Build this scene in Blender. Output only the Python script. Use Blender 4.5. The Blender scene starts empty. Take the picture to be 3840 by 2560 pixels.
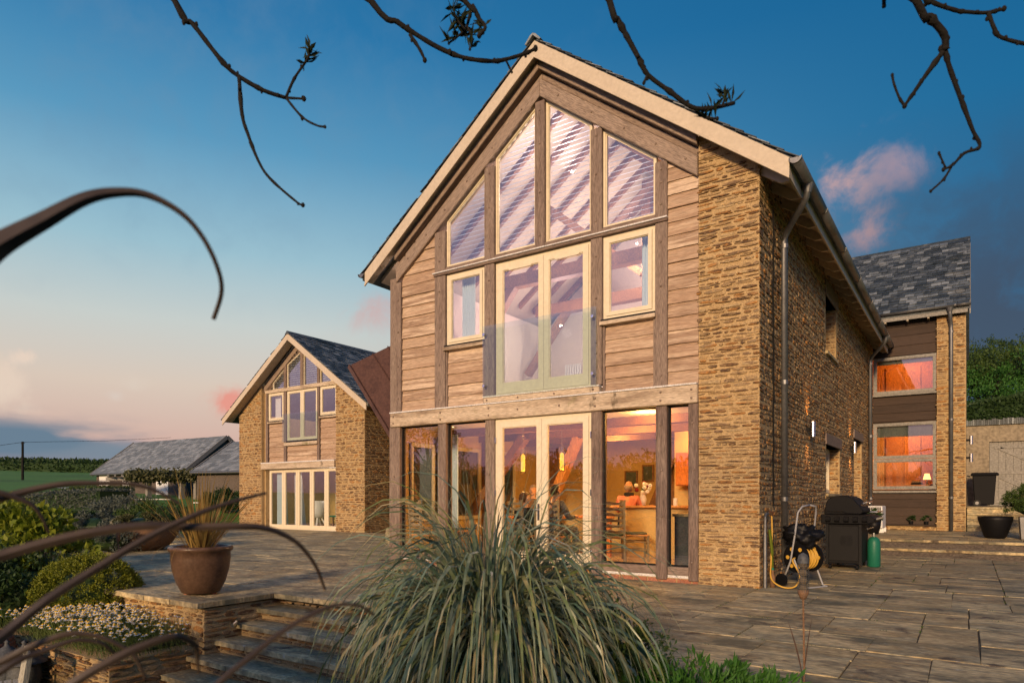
import bpy, bmesh, math, random
from mathutils import Vector, Matrix, noise
rd = random.Random(7)
R = math.radians
SC = bpy.context.scene
COL = SC.collection
# ------------------------------------------------------------------ camera
CZ = 1.22; YAW = R(34.3); FPX = 2510.0; HOR = 1865.0
cam_d = bpy.data.cameras.new('camera'); cam = bpy.data.objects.new('camera', cam_d); COL.objects.link(cam)
cam.location = (0, 0, CZ); cam.rotation_euler = (R(90), 0, YAW)
cam_d.sensor_width = 36; cam_d.lens = FPX / 3840 * 36; cam_d.shift_y = (HOR - 1280) / 3840
cam_d.clip_start = .02; cam_d.clip_end = 6000
cam_d.dof.use_dof = True; cam_d.dof.focus_distance = 10; cam_d.dof.aperture_fstop = 4.0
SC.camera = cam
CS, SN = math.cos(YAW), math.sin(YAW)
def cw(px, py, d):                                   # photograph pixel + distance along the axis -> world point
    a = (px - 1920) / FPX * d; b = (HOR - py) / FPX * d
    return Vector((a * CS - d * SN, a * SN + d * CS, CZ + b))
def depth_of(p): return -p[0] * SN + p[1] * CS
# ------------------------------------------------------------------ world and sun
SUN_AZ, SUN_EL = R(11), R(15)                        # azimuth right of -Y
SUN_DIR = Vector((math.sin(SUN_AZ) * math.cos(SUN_EL), -math.cos(SUN_AZ) * math.cos(SUN_EL), math.sin(SUN_EL)))
w = bpy.data.worlds.new('World'); SC.world = w; w.use_nodes = True
nt = w.node_tree; nt.nodes.clear()
def wn(t, **k):
    n = nt.nodes.new(t)
    for a, b in k.items(): setattr(n, a, b)
    return n
def wl(a, b): nt.links.new(a, b)
tc = wn('ShaderNodeTexCoord')
nrm = wn('ShaderNodeVectorMath', operation='NORMALIZE'); wl(tc.outputs['Generated'], nrm.inputs[0])
sep = wn('ShaderNodeSeparateXYZ'); wl(nrm.outputs[0], sep.inputs[0])
sky = wn('ShaderNodeTexSky', sky_type='NISHITA', sun_disc=False)
sky.sun_elevation = SUN_EL; sky.sun_rotation = math.atan2(SUN_DIR.x, SUN_DIR.y); sky.air_density = 1.2; sky.dust_density = 1.5; sky.ozone_density = 2.5
def ramp(stops, fac):
    r = wn('ShaderNodeValToRGB'); cr = r.color_ramp
    while len(cr.elements) < len(stops): cr.elements.new(.5)
    for e, (p, c) in zip(cr.elements, stops): e.position = p; e.color = (*c, 1)
    wl(fac, r.inputs[0]); return r.outputs[0]
# dusk gradient by height above the horizon (sin of elevation); two columns: the afterglow side and the side away from it
g_w = ramp([(0, (.24, .17, .22)), (.03, (.42, .23, .27)), (.08, (.66, .44, .37)), (.15, (.70, .57, .47)), (.23, (.58, .62, .59)), (.32, (.33, .53, .62)), (.44, (.10, .32, .52)), (.56, (.020, .18, .40)), (.7, (.008, .12, .29)), (.9, (.008, .07, .20))], sep.outputs[2])
g_e = ramp([(0, (.075, .095, .14)), (.06, (.075, .10, .16)), (.16, (.040, .092, .17)), (.3, (.020, .125, .26)), (.45, (.006, .135, .31)), (.6, (.003, .11, .28)), (.85, (.004, .06, .19))], sep.outputs[2])
g_b = ramp([(0, (.20, .14, .20)), (.05, (.50, .30, .42)), (.12, (.70, .45, .60)), (.22, (.66, .53, .84)), (.36, (.44, .54, .95)), (.55, (.17, .34, .68)), (.8, (.02, .10, .27))], sep.outputs[2])   # opposite the house: the lilac sky its panes mirror
azd = wn('ShaderNodeVectorMath', operation='DOT_PRODUCT'); wl(nrm.outputs[0], azd.inputs[0]); azd.inputs[1].default_value = (-.94, -.34, 0)
azm = wn('ShaderNodeMapRange', interpolation_type='SMOOTHSTEP'); wl(azd.outputs['Value'], azm.inputs[0])
azm.inputs[1].default_value = -.42; azm.inputs[2].default_value = .55
gmix0 = wn('ShaderNodeMix', data_type='RGBA'); wl(azm.outputs[0], gmix0.inputs[0]); wl(g_e, gmix0.inputs[6]); wl(g_w, gmix0.inputs[7])
bkm = wn('ShaderNodeMapRange', interpolation_type='SMOOTHSTEP'); wl(sep.outputs[1], bkm.inputs[0]); bkm.inputs[1].default_value = .1; bkm.inputs[2].default_value = -.65
gmix = wn('ShaderNodeMix', data_type='RGBA'); wl(bkm.outputs[0], gmix.inputs[0]); wl(gmix0.outputs[2], gmix.inputs[6]); wl(g_b, gmix.inputs[7])
# clouds: fbm noise inside soft patches of the sky
nz = wn('ShaderNodeTexNoise'); wl(nrm.outputs[0], nz.inputs['Vector']); nz.inputs['Scale'].default_value = 15; nz.inputs['Detail'].default_value = 12; nz.inputs['Roughness'].default_value = .6; nz.inputs['Distortion'].default_value = .25
nzl = wn('ShaderNodeMapping'); nzl.inputs['Scale'].default_value = (3, 3, 14); wl(nrm.outputs[0], nzl.inputs[0])
nz2 = wn('ShaderNodeTexNoise'); wl(nzl.outputs[0], nz2.inputs['Vector']); nz2.inputs['Scale'].default_value = 1.6; nz2.inputs['Detail'].default_value = 6
cur = gmix.outputs[2]
def cloud(px, py, rad, col, thr=.46, soft=.14, sx=1.0, dens=.8, src=None):
    global cur
    v = (cw(px, py, 1000) - Vector((0, 0, CZ))).normalized()
    sub = wn('ShaderNodeVectorMath', operation='SUBTRACT'); wl(nrm.outputs[0], sub.inputs[0]); sub.inputs[1].default_value = v
    mp = wn('ShaderNodeVectorMath', operation='MULTIPLY'); wl(sub.outputs[0], mp.inputs[0]); mp.inputs[1].default_value = (1 / sx, 1 / sx, 1)
    ln = wn('ShaderNodeVectorMath', operation='LENGTH'); wl(mp.outputs[0], ln.inputs[0])
    mr = wn('ShaderNodeMapRange', interpolation_type='SMOOTHSTEP'); wl(ln.outputs['Value'], mr.inputs[0])
    mr.inputs[1].default_value = rad; mr.inputs[2].default_value = 0
    ad = wn('ShaderNodeMath', operation='MULTIPLY_ADD'); wl(mr.outputs[0], ad.inputs[0]); ad.inputs[1].default_value = .22; wl((src or nz).outputs[0], ad.inputs[2])
    th = wn('ShaderNodeMapRange', interpolation_type='SMOOTHSTEP'); wl(ad.outputs[0], th.inputs[0]); th.inputs[1].default_value = thr + .09; th.inputs[2].default_value = thr + .09 + soft
    m2 = wn('ShaderNodeMath', operation='MULTIPLY'); wl(th.outputs[0], m2.inputs[0]); wl(mr.outputs[0], m2.inputs[1])
    m3 = wn('ShaderNodeMath', operation='MULTIPLY'); wl(m2.outputs[0], m3.inputs[0]); m3.inputs[1].default_value = dens; m3.use_clamp = True
    mx = wn('ShaderNodeMix', data_type='RGBA'); wl(m3.outputs[0], mx.inputs[0]); wl(cur, mx.inputs[6]); mx.inputs[7].default_value = (*col, 1); cur = mx.outputs[2]
cloud(3130, 680, .085, (.60, .37, .35), .46, .34, 1.3, 1.25)
cloud(3250, 890, .062, (.50, .33, .35), .48, .3, 1.2, 1.3)
cloud(3380, 620, .05, (.36, .28, .35), .48, .3, 1.5, 1.0)
cloud(3700, 1150, .24, (.045, .062, .10), .34, .3, 1.5, .85)
cloud(20, 1430, .07, (.78, .62, .50), .49, .26, 1.3, 1.1)
cloud(500, 1435, .028, (.72, .60, .50), .50, .3, 1.8, 1.1)
cloud(430, 1480, .018, (.70, .58, .5), .48, .3, 1.6, 1.1)
cloud(110, 1340, .025, (.8, .64, .52), .46, .14, 1.5, 1.3)
cloud(870, 1510, .040, (.80, .31, .24), .44, .3, 1.3, 1.4)
cloud(1390, 1170, .07, (.68, .38, .34), .46, .4, 1.5, .8)
cloud(40, 1650, .052, (.13, .20, .28), .33, .2, 5.0, 1.2, nz2)
cloud(520, 1705, .035, (.18, .24, .31), .36, .2, 5.0, 1.0, nz2)
cloud(600, 250, .4, (.16, .27, .40), .46, .5, 2.0, .35)
# the sky texture adds the colour of the low sun's scattered light
smx = wn('ShaderNodeMix', data_type='RGBA', blend_type='ADD'); smx.inputs[0].default_value = 1.0; wl(cur, smx.inputs[6])
sks = wn('ShaderNodeVectorMath', operation='SCALE'); wl(sky.outputs[0], sks.inputs[0]); sks.inputs[3].default_value = .006; wl(sks.outputs[0], smx.inputs[7])
bg = wn('ShaderNodeBackground'); wl(smx.outputs[2], bg.inputs[0]); bg.inputs[1].default_value = .97
wo = wn('ShaderNodeOutputWorld'); wl(bg.outputs[0], wo.inputs[0])
sd = bpy.data.lights.new('sun', 'SUN'); sd.energy = 4.5; sd.angle = R(9); sd.color = (1, .69, .40)
so = bpy.data.objects.new('sun', sd); COL.objects.link(so); so.rotation_euler = SUN_DIR.to_track_quat('Z', 'Y').to_euler()
SC.view_settings.view_transform = 'Standard'; SC.view_settings.look = 'None'; SC.view_settings.exposure = 0; SC.view_settings.gamma = 1
SC.render.engine = 'CYCLES'
SC.cycles.use_denoising = True; SC.cycles.max_bounces = 6; SC.cycles.diffuse_bounces = 3; SC.cycles.glossy_bounces = 3; SC.cycles.transparent_max_bounces = 24; SC.cycles.transmission_bounces = 4
SC.cycles.caustics_reflective = False; SC.cycles.caustics_refractive = False; SC.cycles.sample_clamp_indirect = 4; SC.cycles.use_adaptive_sampling = True; SC.cycles.adaptive_threshold = .02

# ------------------------------------------------------------------ materials
def lk(t, a, b): t.links.new(a, b)
def pm(name, cols, scale=5, detail=5, rough=.8, bump=.15, stretch=(1, 1, 1), rndw=.5, metallic=0, spec=.3, bscale=None, rot=(0, 0, 0), dist=.01, fine=.35, transl=0, sub=0, coat=0, patch=()):
    m = bpy.data.materials.new(name); m.use_nodes = True; t = m.node_tree; b = t.nodes['Principled BSDF']; n = t.nodes.new
    g = n('ShaderNodeNewGeometry'); mp = n('ShaderNodeMapping'); mp.inputs['Scale'].default_value = stretch; mp.inputs['Rotation'].default_value = rot
    if any(rot): mp.vector_type = 'TEXTURE'; mp.inputs['Scale'].default_value = tuple(1 / x for x in stretch)
    at = n('ShaderNodeAttribute'); at.attribute_name = 'rnd'; oi = n('ShaderNodeObjectInfo')
    ad = n('ShaderNodeMath'); ad.operation = 'ADD'; lk(t, at.outputs['Fac'], ad.inputs[0]); lk(t, oi.outputs['Random'], ad.inputs[1])
    fr = n('ShaderNodeMath'); fr.operation = 'FRACT'; lk(t, ad.outputs[0], fr.inputs[0])
    off = n('ShaderNodeVectorMath'); off.operation = 'SCALE'; off.inputs[0].default_value = (7, 11, 5); lk(t, fr.outputs[0], off.inputs[3])
    ps = n('ShaderNodeVectorMath'); ps.operation = 'ADD'; lk(t, g.outputs['Position'], ps.inputs[0]); lk(t, off.outputs[0], ps.inputs[1])
    lk(t, ps.outputs[0], mp.inputs[0])
    nz = n('ShaderNodeTexNoise'); nz.inputs['Scale'].default_value = scale; nz.inputs['Detail'].default_value = detail; nz.inputs['Roughness'].default_value = .6; lk(t, mp.outputs[0], nz.inputs['Vector'])
    st = n('ShaderNodeMapRange'); st.inputs[1].default_value = .28; st.inputs[2].default_value = .72; lk(t, nz.outputs[0], st.inputs[0])
    mx = n('ShaderNodeMix'); mx.inputs[0].default_value = rndw; lk(t, st.outputs[0], mx.inputs[2]); lk(t, fr.outputs[0], mx.inputs[3])
    cr = n('ShaderNodeValToRGB'); r = cr.color_ramp
    while len(r.elements) < len(cols): r.elements.new(.5)
    for i, (e, c) in enumerate(zip(r.elements, cols)): e.position = i / max(1, len(cols) - 1); e.color = (*c, 1)
    lk(t, mx.outputs[0], cr.inputs[0])
    nf = n('ShaderNodeTexNoise'); nf.inputs['Scale'].default_value = (bscale or scale * 6); nf.inputs['Detail'].default_value = 4; lk(t, mp.outputs[0], nf.inputs['Vector'])
    fm = n('ShaderNodeMapRange'); fm.inputs[1].default_value = .3; fm.inputs[2].default_value = .7; fm.inputs[3].default_value = 1 - fine; fm.inputs[4].default_value = 1 + fine * .6; lk(t, nf.outputs[0], fm.inputs[0])
    mu = n('ShaderNodeVectorMath'); mu.operation = 'SCALE'; lk(t, cr.outputs[0], mu.inputs[0]); lk(t, fm.outputs[0], mu.inputs[3])
    for pc_, psc, plo, phi, pst in patch:               # lichen, moss, rain stains: blotches with a shape of their own
        np_ = n('ShaderNodeTexNoise'); np_.inputs['Scale'].default_value = psc; np_.inputs['Detail'].default_value = 7; np_.inputs['Roughness'].default_value = .65; mp2 = n('ShaderNodeMapping'); mp2.inputs['Scale'].default_value = pst; lk(t, g.outputs['Position'], mp2.inputs[0]); lk(t, mp2.outputs[0], np_.inputs['Vector'])
        pr_ = n('ShaderNodeMapRange'); pr_.interpolation_type = 'SMOOTHSTEP'; pr_.inputs[1].default_value = plo; pr_.inputs[2].default_value = phi; lk(t, np_.outputs[0], pr_.inputs[0])
        mz = n('ShaderNodeMix'); mz.data_type = 'RGBA'; lk(t, pr_.outputs[0], mz.inputs[0]); lk(t, mu.outputs[0], mz.inputs[6]); mz.inputs[7].default_value = (*pc_, 1); mu = type('o', (), {'outputs': [mz.outputs[2], None, mz.outputs[2]]})
    co_ = mu.outputs[2] if patch else mu.outputs[0]
    lk(t, co_, b.inputs['Base Color']); b.inputs['Roughness'].default_value = rough; b.inputs['Metallic'].default_value = metallic; b.inputs['Specular IOR Level'].default_value = spec
    if coat: b.inputs['Coat Weight'].default_value = coat; b.inputs['Coat Roughness'].default_value = .15
    if bump:
        bp = n('ShaderNodeBump'); bp.inputs['Strength'].default_value = bump; bp.inputs['Distance'].default_value = dist
        sm = n('ShaderNodeMath'); sm.operation = 'ADD'; lk(t, nz.outputs[0], sm.inputs[0]); lk(t, nf.outputs[0], sm.inputs[1]); lk(t, sm.outputs[0], bp.inputs['Height']); lk(t, bp.outputs[0], b.inputs['Normal'])
    if transl:
        tr = n('ShaderNodeBsdfTranslucent'); lk(t, mu.outputs[0], tr.inputs[0]); ms = n('ShaderNodeMixShader'); ms.inputs[0].default_value = transl
        lk(t, b.outputs[0], ms.inputs[1]); lk(t, tr.outputs[0], ms.inputs[2]); lk(t, ms.outputs[0], t.nodes['Material Output'].inputs[0])
    return m
def flat(name, c, rough=.6, metallic=0, spec=.4, bump=0, scale=20): return pm(name, [tuple(x * .88 for x in c), c], scale=scale, rough=rough, metallic=metallic, spec=spec, bump=bump, rndw=.1, fine=.12)
def emit(name, c, s):
    m = bpy.data.materials.new(name); m.use_nodes = True; b = m.node_tree.nodes['Principled BSDF']
    b.inputs['Base Color'].default_value = (*c, 1); b.inputs['Emission Color'].default_value = (*c, 1); b.inputs['Emission Strength'].default_value = s; return m
def glass(name, tint=(.93, .96, .95), base=.06, k=1.5):
    m = bpy.data.materials.new(name); m.use_nodes = True; t = m.node_tree; t.nodes.remove(t.nodes['Principled BSDF']); n = t.nodes.new
    fz = n('ShaderNodeFresnel'); g0 = n('ShaderNodeNewGeometry'); io = n('ShaderNodeMapRange'); io.inputs[3].default_value = 1.5; io.inputs[4].default_value = 1 / 1.5; lk(t, g0.outputs['Backfacing'], io.inputs[0]); lk(t, io.outputs[0], fz.inputs[0])
    ma = n('ShaderNodeMath'); ma.operation = 'MULTIPLY_ADD'; ma.use_clamp = True; lk(t, fz.outputs[0], ma.inputs[0]); ma.inputs[1].default_value = k; ma.inputs[2].default_value = base
    tr = n('ShaderNodeBsdfTransparent'); tr.inputs[0].default_value = (*tint, 1); gl = n('ShaderNodeBsdfGlossy'); gl.inputs['Roughness'].default_value = 0.0
    nz = n('ShaderNodeTexNoise'); nz.inputs['Scale'].default_value = 2.2; g = n('ShaderNodeNewGeometry'); lk(t, g.outputs['Position'], nz.inputs['Vector'])
    bp = n('ShaderNodeBump'); bp.inputs['Strength'].default_value = .02; bp.inputs['Distance'].default_value = .02; lk(t, nz.outputs[0], bp.inputs['Height']); lk(t, bp.outputs[0], gl.inputs['Normal'])
    ms = n('ShaderNodeMixShader'); lk(t, ma.outputs[0], ms.inputs[0]); lk(t, tr.outputs[0], ms.inputs[1]); lk(t, gl.outputs[0], ms.inputs[2]); lk(t, ms.outputs[0], t.nodes['Material Output'].inputs[0]); return m
MT = {}
MT['stone'] = pm('stone', [(.065, .034, .02), (.34, .19, .075), (.11, .06, .032), (.44, .29, .13), (.25, .18, .105), (.42, .20, .055), (.085, .05, .03), (.37, .25, .12), (.17, .105, .06), (.48, .35, .18), (.13, .10, .075)], scale=7, rough=.88, bump=.5, rndw=.8, stretch=(1, 1, 2.5), dist=.012, fine=.5, bscale=55)
MT['mortar'] = pm('mortar', [(.33, .22, .10), (.45, .315, .155), (.39, .265, .125)], scale=4, rough=.95, bump=.6, rndw=0, bscale=60, dist=.01)
OK = [(.095, .064, .05), (.19, .135, .105), (.26, .195, .15), (.145, .10, .078)]
MT['oak_v'] = pm('oak_v', OK, scale=1.6, stretch=(9, 9, .8), rough=.8, bump=.35, rndw=.35, bscale=14, dist=.006, fine=.5)
MT['oak_h'] = pm('oak_h', OK, scale=1.6, stretch=(.8, 9, 9), rough=.8, bump=.35, rndw=.35, bscale=14, dist=.006, fine=.5)
MT['oak_pale'] = pm('oak_pale', [(.20, .135, .085), (.46, .36, .25), (.58, .47, .34), (.36, .265, .175)], scale=1.3, stretch=(.8, 7, 7), rough=.8, bump=.35, rndw=.2, bscale=14, dist=.006, fine=.45, patch=[((.10, .075, .045), 2.2, .60, .70, (1, 1, .5)), ((.20, .18, .08), 1.3, .60, .72, (1, 1, 1))])
OD = [(.12, .082, .06), (.24, .175, .13), (.31, .235, .18), (.18, .128, .095)]
for k_, an_ in (('l', -37.5), ('r', 37.5)): MT['oak_d' + k_] = pm('oak_d' + k_, OD, scale=1.6, stretch=(.8, 9, 9), rot=(0, R(an_), 0), rough=.8, bump=.35, rndw=.35, bscale=14, dist=.006, fine=.5)
MT['oak_d'] = MT['oak_dl']
MT['clad'] = pm('clad', [(.26, .165, .105), (.55, .405, .275), (.36, .235, .15), (.47, .335, .225), (.30, .195, .125), (.62, .475, .335), (.40, .27, .175)], scale=1.3, stretch=(.7, 9, 12), rough=.8, bump=.35, rndw=.62, bscale=12, dist=.006, fine=.4)
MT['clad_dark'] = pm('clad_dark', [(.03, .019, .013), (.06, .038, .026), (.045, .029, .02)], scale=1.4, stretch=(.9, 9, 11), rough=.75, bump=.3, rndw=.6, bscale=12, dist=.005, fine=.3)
MT['cream'] = pm('cream', [(.66, .57, .40), (.72, .63, .45)], scale=3, rough=.45, bump=.04, rndw=.15, fine=.08)
MT['barge'] = pm('barge', [(.50, .42, .31), (.57, .485, .365)], scale=3, rough=.5, bump=.05, rndw=.15, fine=.1)
MT['lead'] = pm('lead', [(.55, .53, .50), (.75, .73, .70)], scale=9, rough=.6, bump=.2, rndw=.2)
MT['slate'] = pm('slate', [(.016, .022, .026), (.075, .092, .105), (.028, .036, .042), (.15, .175, .19), (.045, .056, .065), (.26, .29, .30), (.024, .032, .036), (.11, .13, .14)], scale=6, rough=.5, bump=.35, rndw=.88, fine=.4, dist=.006, bscale=40, patch=[((.16, .165, .15), 1.1, .56, .68, (1, 1, 1)), ((.02, .025, .022), .6, .54, .68, (1, 1, 1))])
MT['slate_pale'] = pm('slate_pale', [(.10, .115, .125), (.20, .225, .24), (.13, .145, .155), (.30, .325, .34), (.16, .18, .19)], scale=4, rough=.6, bump=.3, rndw=.8, fine=.4, dist=.006, bscale=30)
MT['copper'] = pm('copper', [(.085, .042, .027), (.14, .068, .042), (.11, .056, .036)], scale=2.5, rough=.45, bump=.1, rndw=.2, metallic=.4, fine=.25)
MT['zinc'] = pm('zinc', [(.15, .15, .155), (.24, .24, .24)], scale=5, rough=.5, bump=.05, rndw=.2, metallic=.75, fine=.15)
MT['steel'] = pm('steel', [(.55, .55, .56), (.7, .7, .7)], scale=5, rough=.22, bump=0, rndw=.2, metallic=1)
MT['brick'] = pm('brick', [(.30, .115, .065), (.40, .16, .09), (.34, .15, .09)], scale=8, rough=.9, bump=.4, rndw=.6)
MT['slab'] = pm('slab', [(.22, .165, .085), (.56, .44, .235), (.37, .275, .135), (.33, .29, .18), (.62, .485, .255), (.27, .22, .13), (.48, .345, .16), (.40, .36, .235)], scale=1.9, stretch=(1, 2.8, 1), rough=.72, bump=.5, rndw=.5, bscale=16, dist=.012, fine=.45, patch=[((.13, .12, .075), .9, .50, .66, (1, 1.6, 1)), ((.10, .075, .05), 2.6, .56, .68, (1, 1, 1)), ((.52, .47, .36), 5.5, .63, .70, (1, 2.4, 1))])
MT['joint'] = pm('joint', [(.10, .085, .06), (.20, .165, .12)], scale=4, rough=.95, bump=.4, rndw=0)
MT['soil'] = pm('soil', [(.02, .016, .011), (.045, .034, .022)], scale=6, rough=1, bump=.7, rndw=0, dist=.03)
MT['glass'] = glass('glass', (.92, .95, .97), .19, 1.8)
MT['glass_rail'] = glass('glass_rail', (.80, .90, .85), .07, 1.5)
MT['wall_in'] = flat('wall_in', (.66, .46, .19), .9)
MT['wall_up'] = flat('wall_up', (.72, .62, .52), .9)
MT['ceil_in'] = flat('ceil_in', (.75, .68, .58), .9)
MT['floor_in'] = flat('floor_in', (.50, .36, .20), .5)
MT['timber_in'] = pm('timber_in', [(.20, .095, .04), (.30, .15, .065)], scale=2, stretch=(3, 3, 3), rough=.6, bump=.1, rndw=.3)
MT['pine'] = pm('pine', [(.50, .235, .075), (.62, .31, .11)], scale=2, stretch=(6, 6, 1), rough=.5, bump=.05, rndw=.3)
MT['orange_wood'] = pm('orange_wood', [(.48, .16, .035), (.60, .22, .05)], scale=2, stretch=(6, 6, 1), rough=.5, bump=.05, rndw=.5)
MT['curtain'] = flat('curtain', (.62, .74, .78), .9)
MT['white'] = flat('white', (.78, .78, .76), .5); MT['shaded_tube'] = flat('shaded_tube', (.34, .34, .34), .45)  # reel frame is white; the grey puts the shade there into its colour
MT['blind'] = flat('blind', (.70, .80, .95), .5); MT['chair_wood'] = pm('chair_wood', [(.24, .17, .085), (.36, .27, .14)], scale=3, stretch=(5, 5, 1), rough=.6, bump=.1, rndw=.2)
MT['black'] = flat('black', (.006, .006, .007), .5, spec=.2)
MT['charcoal'] = flat('charcoal', (.010, .010, .011), .6, spec=.12)
MT['hose'] = flat('hose', (.62, .36, .05), .5)
MT['green_gas'] = flat('green_gas', (.015, .17, .10), .45)
MT['pot_brown'] = pm('pot_brown', [(.065, .036, .023), (.115, .066, .04), (.085, .048, .03)], scale=5, rough=.34, bump=.08, rndw=.1, fine=.2)
MT['terracotta'] = pm('terracotta', [(.28, .11, .06), (.36, .15, .09)], scale=5, rough=.8, bump=.2, rndw=.1)
MT['iron'] = pm('iron', [(.055, .06, .065), (.10, .105, .11)], scale=9, rough=.6, bump=.3, rndw=.1)
MT['rust'] = pm('rust', [(.12, .07, .045), (.22, .12, .06), (.16, .11, .08)], scale=14, rough=.8, bump=.4, rndw=.1)
MT['seed'] = pm('seed', [(.10, .075, .05), (.24, .19, .13)], scale=60, rough=.95, bump=.6, rndw=.2)
MT['render'] = pm('render', [(.24, .20, .14), (.29, .24, .17)], scale=2, rough=.9, bump=.15, rndw=0)
MT['door_grey'] = pm('door_grey', [(.21, .20, .175), (.26, .245, .215)], scale=3, rough=.6, bump=0, rndw=.2)
MT['bench'] = pm('bench', [(.30, .28, .22), (.45, .43, .36)], scale=3, stretch=(5, 5, 1), rough=.85, bump=.3, rndw=.3)
MT['bark'] = pm('bark', [(.005, .0045, .004), (.014, .012, .009)], scale=14, rough=.9, bump=.5, rndw=.1)
MT['bud'] = pm('bud', [(.010, .018, .006), (.02, .032, .01)], scale=14, rough=.8, bump=.1, rndw=.4, transl=.2)
def leafm(n, cols, tr=.25, rough=.55, sc=3): return pm(n, cols, scale=sc, rough=rough, bump=0, rndw=.6, transl=tr, fine=.2, spec=.3)
MT['pampas'] = leafm('pampas', [(.04, .085, .058), (.10, .165, .12), (.18, .25, .19), (.06, .115, .08), (.26, .30, .20), (.13, .18, .06), (.42, .35, .19), (.20, .26, .21), (.11, .17, .13)], .22, .32)
MT['flax'] = pm('flax', [(.025, .019, .017), (.05, .036, .03), (.085, .06, .042), (.035, .028, .022)], scale=2.5, stretch=(1, 1, 1), rough=.42, bump=.1, rndw=.4, fine=.3, transl=.12, spec=.45)
MT['flax_pot'] = leafm('flax_pot', [(.13, .07, .022), (.26, .16, .045), (.40, .27, .08), (.17, .12, .03)], .35, .4)
MT['leaf_lime'] = leafm('leaf_lime', [(.09, .14, .012), (.18, .23, .018), (.28, .32, .03), (.06, .11, .012)], .4)
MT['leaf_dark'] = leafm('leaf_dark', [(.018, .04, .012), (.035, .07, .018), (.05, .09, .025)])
MT['leaf_mid'] = leafm('leaf_mid', [(.03, .06, .014), (.06, .105, .02), (.09, .14, .03)])
MT['leaf_gold'] = leafm('leaf_gold', [(.10, .125, .010), (.19, .21, .015), (.30, .30, .022)])
MT['leaf_grey'] = leafm('leaf_grey', [(.075, .095, .075), (.11, .13, .10), (.15, .165, .125)])
MT['leaf_fresh'] = leafm('leaf_fresh', [(.025, .085, .012), (.045, .14, .02), (.07, .18, .03)])
MT['chamo'] = leafm('chamo', [(.055, .085, .02), (.09, .13, .03), (.13, .16, .045)])
MT['petal'] = leafm('petal', [(.78, .77, .72), (.84, .84, .80)], .25, .7)
MT['yolk'] = flat('yolk', (.62, .38, .02), .8)
MT['grass'] = pm('grass', [(.04, .115, .018), (.075, .20, .026), (.06, .16, .022)], scale=.06, rough=.95, bump=.3, rndw=0, bscale=3, dist=.1, fine=.35)
MT['skin'] = flat('skin', (.50, .28, .18), .6)
MT['vine'] = leafm('vine', [(.06, .07, .025), (.10, .10, .04), (.05, .065, .02)])

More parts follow.
